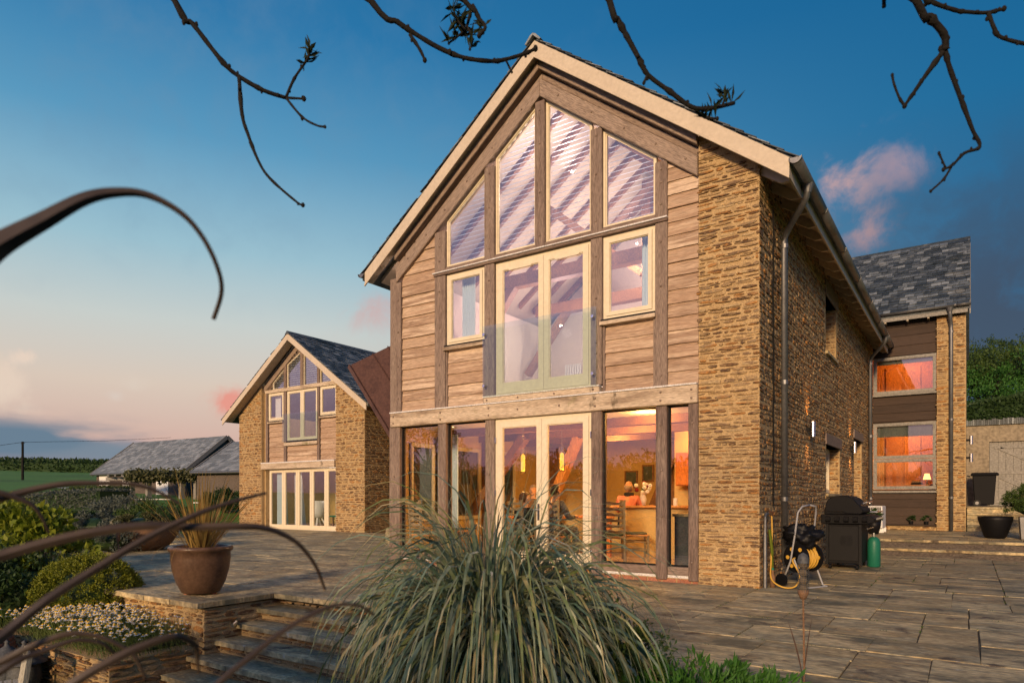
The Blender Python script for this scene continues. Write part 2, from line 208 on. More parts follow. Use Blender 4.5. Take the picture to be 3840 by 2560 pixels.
# ------------------------------------------------------------------ mesh builder
def wmat(o): return (wmat(o.parent) @ o.matrix_parent_inverse if o.parent else Matrix()) @ o.matrix_basis
def setp(o, p): o.parent = p; o.matrix_parent_inverse = wmat(p).inverted()
class MB:
    def __init__(s): s.v = []; s.f = []; s.r = []; s.k = 0
    def add(s, vs, fs, r=None):
        o = len(s.v); s.v += [tuple(p) for p in vs]; s.f += [tuple(i + o for i in f) for f in fs]
        s.r += [s.k if r is None else r] * len(fs); return s
    def box(s, x0, x1, y0, y1, z0, z1, r=None):
        if x0 > x1: x0, x1 = x1, x0
        if y0 > y1: y0, y1 = y1, y0
        if z0 > z1: z0, z1 = z1, z0
        return s.add([(x0, y0, z0), (x1, y0, z0), (x1, y1, z0), (x0, y1, z0), (x0, y0, z1), (x1, y0, z1), (x1, y1, z1), (x0, y1, z1)],
              [(0, 3, 2, 1), (4, 5, 6, 7), (0, 1, 5, 4), (1, 2, 6, 5), (2, 3, 7, 6), (3, 0, 4, 7)], r)
    def prism(s, poly, a, b, axis='y', r=None):
        # poly: 2-D outline; extruded from a to b along axis
        def P(u, v, t): return {'y': (u, t, v), 'x': (t, u, v), 'z': (u, v, t)}[axis]
        n = len(poly); vs = [P(u, v, a) for u, v in poly] + [P(u, v, b) for u, v in poly]
        fs = [tuple(range(n)), tuple(range(2 * n - 1, n - 1, -1))] + [(i, i + n, (i + 1) % n + n, (i + 1) % n) for i in range(n)]
        return s.add(vs, fs, r)
    def hull8(s, lo, hi, r=None):                        # two quads (4 points each) joined
        return s.add(list(lo) + list(hi), [(0, 3, 2, 1), (4, 5, 6, 7)] + [(i, (i + 1) % 4, (i + 1) % 4 + 4, i + 4) for i in range(4)], r)
    def bar(s, p, q, wd, ht, up=(0, 0, 1), r=None):
        p, q = Vector(p), Vector(q); d = (q - p).normalized(); u = Vector(up); sd = d.cross(u).normalized(); u = sd.cross(d)
        a, b = sd * wd / 2, u * ht / 2
        return s.hull8([p - a - b, p + a - b, p + a + b, p - a + b], [q - a - b, q + a - b, q + a + b, q - a + b], r)
    def tube(s, pts, rad, n=8, r=None, cap=True):
        pts = [Vector(p) for p in pts]; m = len(pts); rad = rad if isinstance(rad, (list, tuple)) else [rad] * m
        vs = []; ref = Vector((.31, .17, .93))
        for i, p in enumerate(pts):
            d = (pts[min(i + 1, m - 1)] - pts[max(i - 1, 0)]); d = d.normalized() if d.length > 1e-9 else Vector((0, 0, 1))
            if abs(d.dot(ref)) > .95: ref = Vector((1, .1, .05))
            u = d.cross(ref).normalized(); v = d.cross(u)
            vs += [p + (u * math.cos(6.2832 * j / n) + v * math.sin(6.2832 * j / n)) * rad[i] for j in range(n)]
        fs = [(i * n + j, i * n + (j + 1) % n, (i + 1) * n + (j + 1) % n, (i + 1) * n + j) for i in range(m - 1) for j in range(n)]
        if cap: fs += [tuple(range(n - 1, -1, -1)), tuple(range((m - 1) * n, m * n))]
        return s.add(vs, fs, r)
    def lathe(s, prof, n=24, c=(0, 0, 0), r=None):
        vs = [(c[0] + q * math.cos(6.2832 * j / n), c[1] + q * math.sin(6.2832 * j / n), c[2] + z) for q, z in prof for j in range(n)]
        fs = [(i * n + j, i * n + (j + 1) % n, (i + 1) * n + (j + 1) % n, (i + 1) * n + j) for i in range(len(prof) - 1) for j in range(n)]
        return s.add(vs, fs, r)
    def ell(s, c, rx, ry, rz, n=14, m=9, r=None):
        pr = []
        for i in range(m + 1):
            a = math.pi * i / m - math.pi / 2; pr.append((max(math.cos(a), .001), math.sin(a)))
        vs = [(c[0] + rx * q * math.cos(6.2832 * j / n), c[1] + ry * q * math.sin(6.2832 * j / n), c[2] + rz * z) for q, z in pr for j in range(n)]
        return s.add(vs, [(i * n + j, i * n + (j + 1) % n, (i + 1) * n + (j + 1) % n, (i + 1) * n + j) for i in range(m) for j in range(n)], r)
    def mesh(s, name):
        me = bpy.data.meshes.new(name); me.from_pydata(s.v, [], s.f)
        a = me.attributes.new('rnd', 'FLOAT', 'FACE'); a.data.foreach_set('value', [float(x) for x in s.r])
        return me
    def build(s, name, mat, parent=None, smooth=False, bevel=0):
        me = s.mesh(name); me.materials.append(MT[mat] if isinstance(mat, str) else mat)
        if smooth: me.shade_smooth() if hasattr(me, 'shade_smooth') else [setattr(p, 'use_smooth', True) for p in me.polygons]
        o = bpy.data.objects.new(name, me); COL.objects.link(o)
        if parent: setp(o, parent)
        if bevel:
            md = o.modifiers.new('bevel', 'BEVEL'); md.width = bevel; md.segments = 1; md.limit_method = 'ANGLE'
        return o
def tag(o, label=None, cat=None, group=None, kind=None):
    for k, v in (('label', label), ('category', cat), ('group', group), ('kind', kind)):
        if v: o[k] = v
    return o
def thing(name, label, cat, loc=(0, 0, 0), rz=0, group=None):
    o = bpy.data.objects.new(name, None); COL.objects.link(o); o.location = loc; o.rotation_euler = (0, 0, rz); o.empty_display_size = .1
    return tag(o, label, cat, group)
def link(name, me, parent, M=None):
    o = bpy.data.objects.new(name, me); COL.objects.link(o)
    if parent: setp(o, parent)
    if M is not None: o.matrix_basis = M
    return o
def copy_tree(o, parent=None):
    c = o.copy(); COL.objects.link(c); c.parent = parent
    for ch in list(o.children): copy_tree(ch, c)
    return c
def B(name, mat, parent, *boxes, bevel=0):
    m = MB()
    for b in boxes: m.box(*b)
    return m.build(name, mat, parent, bevel=bevel)
def lamp(name, p, energy, col=(1, .62, .28), rad=.08, parent=None, spot=None, aim=None):
    d = bpy.data.lights.new(name, 'SPOT' if spot else 'POINT'); d.energy = energy; d.color = col; d.shadow_soft_size = rad
    if spot: d.spot_size = spot; d.spot_blend = .6
    o = bpy.data.objects.new(name, d); COL.objects.link(o); o.location = p
    if parent: setp(o, parent)
    if aim: o.rotation_euler = (Vector(p) - Vector(aim)).to_track_quat('Z', 'Y').to_euler()
    return o
def struct(o): o['kind'] = 'structure'; return o

# ------------------------------------------------------------------ pieces laid in walls, roofs and floors
def stone_proto(seed):
    q = random.Random(seed); n = 9; m = MB(); ring = []
    for j in range(n):
        a = 6.2832 * j / n + q.uniform(-.2, .2); c, s_ = math.cos(a), math.sin(a)
        k = min(.5 / max(abs(c), 1e-3), .5 / max(abs(s_), 1e-3)); k = k * q.uniform(.80, 1.0) * .55 + .5 * q.uniform(.9, 1.02) * .45
        ring.append((k * c, k * s_))
    off = (q.uniform(-.06, .06), q.uniform(-.08, .08))
    vs = [(x, 0, z) for x, z in ring] + [(x * .97, -.72 - q.uniform(0, .12), z * .97) for x, z in ring] + [(x * .86 + off[0] * .6, -1 + q.uniform(-.2, .12), z * .78 + off[1] * .7) for x, z in ring] + [(off[0], -1.02 + q.uniform(-.15, .1), off[1])]
    fs = []
    for i in range(2): fs += [(i * n + j, i * n + (j + 1) % n, (i + 1) * n + (j + 1) % n, (i + 1) * n + j) for j in range(n)]
    fs += [(2 * n + j, 2 * n + (j + 1) % n, 3 * n) for j in range(n)]
    m.add(vs, fs, 0); return m
SP = [stone_proto(i) for i in range(14)]
SPM = []
for i, m in enumerate(SP):
    me = m.mesh('stone'); me.materials.append(MT['stone']); SPM.append(me)
def stone_rows(u0, u1, z0, z1, h=(.035, .085), wd=(.10, .34), ok=None, q=rd):
    out = []; z = z0
    while z < z1 - .02:
        rh = q.uniform(*h); rh = min(rh, z1 - z); u = u0 + q.uniform(-.05, 0)
        ph = q.uniform(0, 9)
        while u < u1 - .035:
            ww = q.uniform(*wd) * (.75 + rh * 5); ww = min(ww, u1 - u)
            if u + ww > u1 - .06: ww = u1 - u + q.uniform(-.02, .010)
            cu = u + ww / 2; wz = .014 * math.sin(cu * 1.7 + ph) + .006 * math.sin(cu * 5 + z * 9)
            hh = rh * q.uniform(.72, 1.08); cz = z + rh / 2 + wz
            if ok is None or ok(cu, cz, ww, hh):
                if hh > .06 and q.random() < .22:
                    out.append((cu, cz - hh * .27, ww - .016, hh * .42, q.uniform(.006, .018), q.uniform(-2, 2))); out.append((cu + q.uniform(-.02, .02), cz + hh * .27, ww * q.uniform(.7, 1) - .016, hh * .38, q.uniform(.006, .018), q.uniform(-2, 2)))
                else: out.append((cu, cz, ww - .016, hh - .012, q.uniform(.006, .020), q.uniform(-2.5, 2.5)))
            u += ww
        z += rh
    return out
def lay_stones(parent, items, frame, cap=0, matname='stone', stuff_name='stone_courses'):
    # frame(u, d, z) -> world; d positive = out of the wall.  cap largest become single parts, the rest one part
    P0 = Vector(frame(0, 0, 0)); U = Vector(frame(1, 0, 0)) - P0; D = Vector(frame(0, 1, 0)) - P0; Z = Vector((0, 0, 1))
    def px(it):
        p = Vector(frame(it[0], 0, it[1])); d = max(depth_of(p), .5); return it[2] * it[3] / d / d
    items = sorted(items, key=px, reverse=True); m = MB()
    for i, (u, z, ww, hh, pr, an) in enumerate(items):
        k = rd.randrange(len(SP)); c = Vector(frame(u, 0, z)); ca, sa = math.cos(R(an)), math.sin(R(an))
        fl = rd.choice((-1, 1))
        ax = (U * ca + Z * sa) * ww * fl; az = (Z * ca - U * sa) * hh; ay = -D * pr
        if i < cap:
            M = Matrix((( ax.x, ay.x, az.x, c.x), (ax.y, ay.y, az.y, c.y), (ax.z, ay.z, az.z, c.z), (0, 0, 0, 1)))
            link('stone', SPM[k], parent, M)
        else:
            s = SP[k]; m.add([c + ax * x + ay * y + az * zz for x, y, zz in s.v], s.f, rd.random())
    if m.v: tag(m.build(stuff_name, matname, parent), kind='stuff')
def slates(parent, O, U, V, lu, lv, gauge=.2, wd=(.2, .34), cap=0, clip=None, th=.012, mat='slate'):
    O, U, V = Vector(O), Vector(U).normalized(), Vector(V).normalized(); Nn = U.cross(V).normalized()
    if Nn.z < 0: Nn = -Nn
    its = []; rows = int(lv / gauge)
    for r_ in range(rows):
        v = r_ * gauge; g = gauge * 1.45; x = -rd.uniform(0, wd[0])
        while x < lu:
            ww = rd.uniform(*wd); x0, x1 = max(x, 0), min(x + ww, lu); x += ww
            if x1 - x0 < .05: continue
            if clip and not clip((x0 + x1) / 2, v): continue
            its.append((x0 + .004, x1 - .004, v + rd.uniform(-.012, .012), min(g, lv - v + .02), rd.uniform(-.003, .006)))
    its.sort(key=lambda t: depth_of(O + U * t[0] + V * t[2])); m = MB()
    for i, (x0, x1, v, g, dz) in enumerate(its):
        t = m if i >= cap else MB()
        a = [O + U * x0 + V * v + Nn * (.028 + dz), O + U * x1 + V * v + Nn * (.028 + dz + rd.uniform(-.003, .003)), O + U * x1 + V * (v + g) + Nn * .004, O + U * x0 + V * (v + g) + Nn * .004]
        b = [p - Nn * th for p in a]; t.hull8(b, a, rd.random())
        if i < cap: t.build('slate', mat, parent)
    if m.v: tag(m.build('slate_courses', mat, parent), kind='stuff')

# ================================================================== SETTING
# ground sheet: garden level near the house, fields rising gently beyond, one sheet to the horizon
def ground_z(x, y):
    r = math.hypot(x, y); t = min(max((r - 24) / 16, 0), 1); t = t * t * (3 - 2 * t)
    bk = min(max((abs(math.atan2(x, y)) - 1.5) / .7, 0), 1); far = .042 * (1 - .8 * bk) * min(r, 1300) - .75 + .5 * noise.noise((x * .012, y * .012, 3))
    a = math.atan2(x, y)                                 # 0 = +Y
    up = max(0, 1 - abs(a) / .55)                        # wooded bank behind the garage
    far += up * min(max((r - 34) / 18, 0), 1) * 4.5
    near = -1.12
    return near * (1 - t) + far * t
m = MB(); rr = [0, 3, 6, 10, 15, 20, 24, 28, 32, 36, 41, 47, 55, 65, 80, 100, 130, 170, 230, 320, 450, 650, 900, 1300, 2000, 3200, 5200]; NA = 96
m.v = [(q * math.sin(6.2832 * j / NA), q * math.cos(6.2832 * j / NA), ground_z(q * math.sin(6.2832 * j / NA), q * math.cos(6.2832 * j / NA)) - (0 if q < 1400 else (q - 1300) * .03)) for q in rr for j in range(NA)]
m.f = [(i * NA + j, i * NA + (j + 1) % NA, (i + 1) * NA + (j + 1) % NA, (i + 1) * NA + j) for i in range(len(rr) - 1) for j in range(NA)]; m.r = [0] * len(m.f)
struct(m.build('ground', 'grass', smooth=True))
YF = 9.317; XC = -2.325                                  # front face and side face of the main house
# patio bed (jointing) and its flagstones, laid in courses that run away from the front edge
XR = 3.6
def in_patio(x, y):
    if y > 16.15 and x > -9.1: return False
    if x > XR or x < -26.5 or y > 16.4: return False
    if XC - .02 > x > -9.2 and y > YF - .03: return False
    if x < -17.2 and y < 9.5 + (-17.2 - x) * .25: return False
    if x < -9.6 and y < 4.35 + (-9.6 - x) * .34: return False
    if x < -7.29: return y > 4.35
    if x < -3.55: return y > 5.38
    return y > 4.5 + max(0, (-1.5 - x)) * .06
patio = MB()
zb = -.014
patio.prism([(-9.6, 4.46), (-7.38, 4.46), (-7.38, 5.5), (-3.45, 5.5), (-3.45, 4.72), (-1.5, 4.66), (XR - .03, 4.66), (XR - .03, 16.2), (XC - .1, 16.2), (XC - .1, YF + .1), (-9.1, YF + .1), (-9.1, 16.6), (-26.4, 16.6), (-26.4, 11.9), (-17.2, 9.55), (-17.2, 7.0)], zb - .25, zb, 'z')
patio_o = struct(patio.build('patio', 'joint'))
def flag(x0, x1, y0, y1, z, t, q):
    m = MB(); c = .004; j = lambda: q.uniform(-.006, .006)
    e = [(x0 + j(), y0 + j()), (x1 + j(), y0 + j()), (x1 + j(), y1 + j()), (x0 + j(), y1 + j())]; cx, cy = (x0 + x1) / 2, (y0 + y1) / 2
    tl = (q.uniform(-.003, .003), q.uniform(-.003, .003))
    f = lambda x, y: z + tl[0] * (x - cx) + tl[1] * (y - cy)
    top = [(x + c * (1 if x < cx else -1), y + c * (1 if y < cy else -1), f(x, y)) for x, y in e]
    mid = [(x, y, f(x, y) - c) for x, y in e]; bot = [(x, y, z - t) for x, y in e]
    m.add(bot + mid + top, [(8, 9, 10, 11)] + [(i + a, (i + 1) % 4 + a, (i + 1) % 4 + a + 4, i + a + 4) for a in (0, 4) for i in range(4)], 0); return m
fl = []; q = random.Random(3); cells = []
def cutup(x0, x1, y0, y1):
    w_, h_ = x1 - x0, y1 - y0
    if w_ < 1.05 and h_ < 1.2 and w_ * h_ < q.uniform(.45, 1.0): cells.append((x0, x1, y0, y1)); return
    if w_ / 1.0 > h_ / 1.15 * q.uniform(.75, 1.35):
        k = x0 + w_ * (q.uniform(.36, .64) if w_ < 2.4 else round(q.uniform(.3, .7) * w_ / .3) * .3 / w_); cutup(x0, k, y0, y1); cutup(k, x1, y0, y1)
    else:
        k = y0 + h_ * (q.uniform(.36, .64) if h_ < 2.4 else q.uniform(.3, .7)); cutup(x0, x1, y0, k); cutup(x0, x1, k, y1)
cutup(XC, XR, 3.9, 16.2); cutup(-9.15, XC, 3.9, YF); cutup(-26.5, -9.15, 3.9, 16.45)
for x0, x1, y0, y1 in cells:
    xs0, xs1, ys0, ys1 = x0, x1, y0, y1
    for k in range(40):
        bad = [(a, b) for a in (xs0 + .02, xs1 - .02) for b in (ys0 + .02, ys1 - .02) if not in_patio(a, b)]
        if not bad or xs1 - xs0 < .12 or ys1 - ys0 < .12: break
        if len(bad) == 4: xs1 = xs0; break
        lowx = sum(1 for a, b in bad if a < (xs0 + xs1) / 2); lowy = sum(1 for a, b in bad if b < (ys0 + ys1) / 2)
        if lowy == len(bad): ys0 += .04
        elif lowy == 0: ys1 -= .04
        elif lowx == len(bad): xs0 += .04
        else: xs1 -= .04
    if xs1 - xs0 > .12 and ys1 - ys0 > .12 and in_patio((xs0 + xs1) / 2, (ys0 + ys1) / 2): fl.append((xs0, xs1, ys0, ys1))
fl.sort(key=lambda t: (t[1] - t[0]) * (t[3] - t[2]) / max(depth_of(((t[0] + t[1]) / 2, (t[2] + t[3]) / 2)), 2) ** 3, reverse=True)
fm = MB()
for i, (x0, x1, y0, y1) in enumerate(fl):
    fm_ = flag(x0 + .005, x1 - .005, y0 + .005, y1 - .005, q.uniform(-.003, .003), .05, q)
    if i < 300:
        o = fm_.build('paving_slab', 'slab', patio_o)
    else: fm.add(fm_.v, fm_.f, q.random())
if fm.v: tag(fm.build('paving_slabs_beyond', 'slab', patio_o), kind='stuff')
# moss and weeds in the joints
q = random.Random(12); wm = MB()
for x0, x1, y0, y1 in [t for t in fl if depth_of((t[0], t[2])) < 13 and t[0] > -12]:
    for k in range(3):
        if q.random() < .42:
            if q.random() < .5: c_ = (x0, q.uniform(y0, y1))
            else: c_ = (q.uniform(x0, x1), y0)
            for j in range(q.randrange(4, 16)):
                p = Vector((c_[0] + q.gauss(0, .03 if c_[0] != x0 else .006), c_[1] + q.gauss(0, .03 if c_[0] == x0 else .006), -.012)); d = Vector((q.gauss(0, .5), q.gauss(0, .5), 1)).normalized(); sd_ = d.cross(Vector((.3, .9, .1))).normalized() * .004; L_ = q.uniform(.012, .035)
                wm.add([p - sd_, p + sd_, p + d * L_], [(0, 1, 2)], q.random())
tag(wm.build('joint_weeds', 'leaf_mid', patio_o), kind='stuff')
# nosing stones along the patio's front edges
q = random.Random(5)
def edging(p, axis, n, L, w_=.34, z=.012):
    for i in range(n):
        a, b = i * L / n, (i + 1) * L / n
        m = flag(p[0] + a + .006, p[0] + b - .006, p[1], p[1] + w_, z, .06, q) if axis == 'x' else flag(p[0], p[0] + w_, p[1] + a + .006, p[1] + b - .006, z, .06, q)
        m.build('edging_slab', 'slab', patio_o)
edging((-9.62, 4.28), 'x', 4, 2.36); edging((-7.58, 4.62), 'y', 1, .78, .32); edging((-7.26, 5.3), 'x', 5, 3.7, .3)
edging((-3.5, 4.44), 'x', 8, 7.0, .32)
# low stone walls that hold the patio, the steps and the flower bed
rw = thing('retaining_wall', 'low coursed stone wall holding the patio edge below the potted flax', 'wall', (-8.4, 4.4, -1.1))
B('mortar_core', 'mortar', rw, (-17, -7.32, 4.40, 4.7, -1.2, -.07), (-7.6, -7.32, 4.701, 5.5, -1.2, -.07), (-3.5, XR, 4.6, 4.9, -1.2, -.07))
lay_stones(rw, stone_rows(-9.6, -7.32, -.7, -.07, (.045, .09), (.12, .36)), lambda u, d, z: (u, 4.40 - d, z), 60)
lay_stones(rw, stone_rows(4.40, 5.42, -1.1, -.07, (.045, .09), (.12, .36)), lambda u, d, z: (-7.32 + d, u, z), 80)
lay_stones(rw, stone_rows(-3.5, XR, -.6, -.07, (.045, .09), (.12, .36)), lambda u, d, z: (u, 4.60 - d, z), 20)
bw = thing('bed_wall', 'dry stone wall holding the chamomile bed beside the steps', 'wall', (-9, 3.5, -1.1))
B('mortar_core', 'mortar', bw, (-13, -7.45, 3.42, 3.7, -1.6, -.52), (-7.7, -7.45, 3.701, 4.36, -1.6, -.52))
lay_stones(bw, stone_rows(-11.5, -7.45, -1.5, -.50, (.04, .085), (.14, .42)), lambda u, d, z: (u, 3.42 - d * 1.8, z), 190)
lay_stones(bw, stone_rows(3.42, 4.36, -1.5, -.50, (.04, .085), (.14, .42)), lambda u, d, z: (-7.45 + d * 1.8, u, z), 60)
st = thing('garden_steps', 'flight of stone steps with slab treads going down from the patio', 'steps', (-5.4, 4, -1.1))
for k in range(1, 8):
    z = -.15 * k; yl = 5.38 - .285 * k
    rs = B('riser', 'mortar', st, (-7.30 if k < 4 else -7.42, -3.5, yl + .06, yl + .4, z - .16, z - .055))
    x = -7.36 if k < 4 else -7.44; q2 = random.Random(40 + k)
    while x < -3.5:
        ww = min(q2.uniform(.6, 1.1), -3.5 - x); 
        if -3.5 - x - ww < .3: ww = -3.5 - x
        flag(x + .004, x + ww - .004, yl, yl + .36, z, .055, q2).build('tread', 'slab', st); x += ww
    lay_stones(rs, stone_rows(-7.3 if k < 4 else -7.42, -3.5, z + .002, z + .098, (.04, .055), (.12, .36)), lambda u, d, zz: (u, yl + .345 - d, zz), 14, stuff_name='riser_stones')
struct(B('flower_bed', 'soil', None, (-17, -7.7, 3.68, 4.42, -1.5, -.5), (-30, -9.6, 3.7, 4.4, -1.4, -.52)))
struct(B('lower_bed', 'soil', None, (-3.45, XR, 1.0, 4.62, -1.3, -.42)))
m = MB(); NX, NY = 20, 14
for i in range(NX + 1):
    for j in range(NY + 1):
        x = -40 + 30.3 * i / NX; y = 4.0 + 14 * j / NY
        m.v.append((x, y, -.42 + .08 * noise.noise((x * .5, y * .5, 0)) - (.6 if (x > -26 and y > 6 and in_patio(x, y)) else 0) - max(0, (-30 - x)) * .05))
m.f = [(i * (NY + 1) + j, (i + 1) * (NY + 1) + j, (i + 1) * (NY + 1) + j + 1, i * (NY + 1) + j + 1) for i in range(NX) for j in range(NY)]; m.r = [0] * len(m.f)
struct(m.build('garden_bed', 'soil', smooth=True))

# ================================================================== window helpers
def inset(poly, d):
    n = len(poly); out = []
    ar = sum(poly[i][0] * poly[(i + 1) % n][1] - poly[(i + 1) % n][0] * poly[i][1] for i in range(n)); s = 1 if ar > 0 else -1
    for i in range(n):
        p0, p1, p2 = Vector(poly[i - 1]), Vector(poly[i]), Vector(poly[(i + 1) % n]); a = (p1 - p0).normalized(); b = (p2 - p1).normalized()
        na, nb = Vector((-a.y, a.x)) * s, Vector((-b.y, b.x)) * s; k = 1 + na.dot(nb); o = p1 + (na + nb) * (d / max(k, .2)); out.append((o.x, o.y))
    return out
def ring(m, outer, inner, y0, y1, ax='y'):
    P = (lambda u, v, t: (u, t, v)) if ax == 'y' else (lambda u, v, t: (t, u, v))
    n = len(outer); vs = [P(*p, y0) for p in outer] + [P(*p, y0) for p in inner] + [P(*p, y1) for p in outer] + [P(*p, y1) for p in inner]
    fs = []
    for i in range(n):
        j = (i + 1) % n
        fs += [(i, j, n + j, n + i), (2 * n + i, 3 * n + i, 3 * n + j, 2 * n + j), (i, 2 * n + i, 2 * n + j, j), (n + i, n + j, 3 * n + j, 3 * n + i)]
    m.add(vs, fs)
def window(parent, poly, y, fw=.055, dp=.07, mat='cream', name='window', gl='glass', lip=True, ax='y', out=-1):
    m = MB(); inn = inset(poly, fw); ring(m, poly, inn, y, y - out * dp, ax)
    if lip:                                            # glazing bead, a step further in
        i2 = inset(poly, fw + .016); ring(m, inset(poly, fw - .002), i2, y - out * .016, y - out * (dp - .012), ax); inn = i2
    o = m.build(name, mat, parent)
    g = MB(); yy = y - out * dp * .55
    g.add([(u, yy, v) if ax == 'y' else (yy, u, v) for u, v in inset(poly, fw + .004)], [tuple(range(len(poly)))])
    g.build('pane', gl, o); return o
def rect(x0, x1, z0, z1): return [(x0, z0), (x1, z0), (x1, z1), (x0, z1)]
bolt_me = MB(); bolt_me.lathe([(.0001, .014), (.012, .013), (.017, .008), (.018, 0)], 8); BOLT = bolt_me.mesh('bolt'); BOLT.materials.append(MT['oak_v'])
def bolts(parent, pts):
    for x, y, z in pts: link('peg', BOLT, parent, Matrix.Translation((x, y, z)) @ Matrix.Rotation(R(90), 4, 'X'))
def boards(parent, x0, x1, z0, z1, y, h=.197, mat='clad', top=None, name='cladding_board', jit=.012):
    z = z0
    while z < z1 - .03:
        zt = min(z + h, z1) + .02; m = MB(); d = rd.uniform(-.006, .006); wob = [rd.uniform(-jit, jit) * .6 for _ in range(4)]
        if top:
            a, b = min(zt, top(x0)), min(zt, top(x1))
            if max(a, b) < z + .02: z += h; continue
            a, b = max(a, z + .004), max(b, z + .004)
        else: a = b = zt
        n = 3; lo = []; 
        xs = [x0 + (x1 - x0) * i / n for i in range(n + 1)]
        if top and abs(a - b) > .01:                   # a board cut by the rake: split at the crossing
            xs = sorted(set(xs + [x0 + (x1 - x0) * i / 10 for i in range(11)]))
        vs = []; 
        for i, xx in enumerate(xs):
            zz = z + wob[i % 4] * .5; tt = zt + .0 if not top else max(min(zt, top(xx)), zz + .002)
            vs += [(xx, y - .030 + d, zz), (xx, y - .004 + d, tt), (xx, y + .02, tt), (xx, y + .0, zz)]
        fs = [(0, 1, 2, 3), tuple(4 * (len(xs) - 1) + k for k in (3, 2, 1, 0))]
        for i in range(len(xs) - 1): fs += [(4 * i + k, 4 * i + (k + 1) % 4, 4 * i + 4 + (k + 1) % 4, 4 * i + 4 + k) for k in range(4)]
        m.add(vs, fs, 0); m.build(name, mat, parent); z += h

# ================================================================== MAIN HOUSE
H = thing('main_house', 'large gabled house with glazed oak frame front and rubble stone pier', 'house', (-5.8, 14, 0))
X0 = -5.775; SL = .77; ZR = 8.62                        # ridge line and slope of the roof
def roof(x, off=0): return ZR - off - SL * abs(x - X0)
YB = YF - .22                                           # front of the barge boards
def rafter_u(x): return 7.77 - .768 * abs(x - X0) - .012  # underside of the big rafters
# stone walls: pier on the front, long side wall with its openings
wf = B('front_pier', 'mortar', H, (-3.155, XC, YF, YF + .38, -.05, 5.62)); 
wf2 = MB().prism([(-3.155, 5.621), (XC, 5.621), (XC, roof(XC, .2)), (-3.155, roof(-3.155, .2))], YF, YF + .38).build('pier_head', 'mortar', H)
lay_stones(wf, stone_rows(-3.15, XC + .012, -.02, 6.3, (.022, .066), (.07, .36), ok=lambda u, z, a, b: z + b / 2 < roof(u + a / 2, .24)), lambda u, d, z: (u, YF - d, z), 300)
OPEN = [(14.35, 15.62, 4.10, 5.20), (14.42, 16.1, 1.30, 2.27), (18.3, 19.72, .3, 2.67)]
YE = 22.2
def blocks(u0, u1, z0, z1, ops):
    us = sorted({u0, u1, *[o[0] for o in ops], *[o[1] for o in ops]}); out = []
    for a, b in zip(us, us[1:]):
        cut = sorted([(o[2], o[3]) for o in ops if o[0] < (a + b) / 2 < o[1]]); z = z0
        for c, d in cut: out.append((a, b, z, c)); z = d
        out.append((a, b, z, z1))
    return out
ZT = roof(XC, .22)
ws = MB()
for a, b, c, d in blocks(YF + .381, YE, -.05, ZT, OPEN): ws.box(XC - .34, XC, a, b, c, d)
ws = ws.build('side_wall', 'mortar', H)
def okside(u, z, a, b):
    for o in OPEN:
        if o[0] - a / 2 + .01 < u < o[1] + a / 2 - .01 and o[2] - b / 2 < z < o[3] + .2 + b / 2: return False
    return True
lay_stones(ws, stone_rows(YF, YE, -.02, ZT - .02, (.045, .095), (.09, .24), ok=okside), lambda u, d, z: (XC + d, u, z), 0)
for (a, b, c, d), lz in zip(OPEN, (.3, .22, .22)):
    B('lintel', 'oak_h', H, (XC - .2, XC + .03, a - .12, b + .14, d, d + lz), bevel=.008)
    window(H, rect(a + .02, b - .02, c + .02, d - .01), XC - .2, .07, .06, 'cream', ax='x', out=1)
    lay_stones(ws, stone_rows(-.2, -.005, c + .01, d - .01, (.045, .09), (.09, .2)), lambda u, d_, z, bb=b: (XC + u, bb - d_ * .4, z), 0, stuff_name='reveal_stones')
    if c > .5: B('sill', 'slab', H, (XC - .2, XC + .05, a - .04, b + .04, c - .05, c))
# brick plinth, bricks one by one
x = -9.1
bk = MB()
while x < -3.17:
    L = min(.215, -3.16 - x)
    if not (-6.72 < x < -4.85): B('brick', 'brick', H, (x + .005, x + L - .005, YF - .004, YF + .12, -.02, .048))
    x += .225
B('plinth_course', 'mortar', H, (-9.12, -3.16, YF + .006, YF + .2, -.05, .06))
for a, b in ((-8.92, -7.97), (-7.78, -6.9), (-4.67, -3.79), (-3.62, -3.30)):
    B('drip_strip', 'lead', H, (a, b, YF + .01, YF + .05, .05, .1)); B('bottom_rail', 'oak_h', H, (a + .002, b - .002, YF - .005, YF + .1, .1, .22), bevel=.006)
    window(H, rect(a, b, .222, 2.555), YF + .045, .022, .05, 'charcoal', lip=False)
POSTS = [(-9.19, -8.92), (-7.97, -7.78), (-6.9, -6.7), (-4.85, -4.67), (-3.79, -3.62), (-3.30, -3.157)]
for i, (a, b) in enumerate(POSTS):
    B('post', 'oak_v', H, (a, b, YF - .03, YF + .16, .03 if i else -.02, 2.559), bevel=.01)
    bolts(H, [((a + b) / 2 + rd.uniform(-.02, .02), YF - .03, z) for z in (.3, .95, 1.62, 2.28)])
B('beam', 'oak_pale', H, (-9.14, -3.157, YF - .065, YF + .14, 2.56, 2.82), bevel=.012)
bolts(H, [(x + dx, YF - .065, z) for x in (-9.05, -7.88, -6.8, -4.76, -3.7, -3.24) for dx in (0,) for z in (2.63, 2.75)] + [(x, YF - .065, 2.69) for x in (-6.2, -5.4)])
def flashing(a, b, z, y):
    x = a; 
    while x < b - .02:
        L = min(rd.uniform(.9, 1.4), b - x); B('flashing', 'lead', H, (x, x + L - .004, y - rd.uniform(.004, .012), y + .1, z, z + rd.uniform(.018, .024))); x += L
flashing(-9.14, -6.93, 2.821, YF - .068); flashing(-4.70, -3.16, 2.821, YF - .068); flashing(-6.93, -4.70, 2.821, YF - .072)
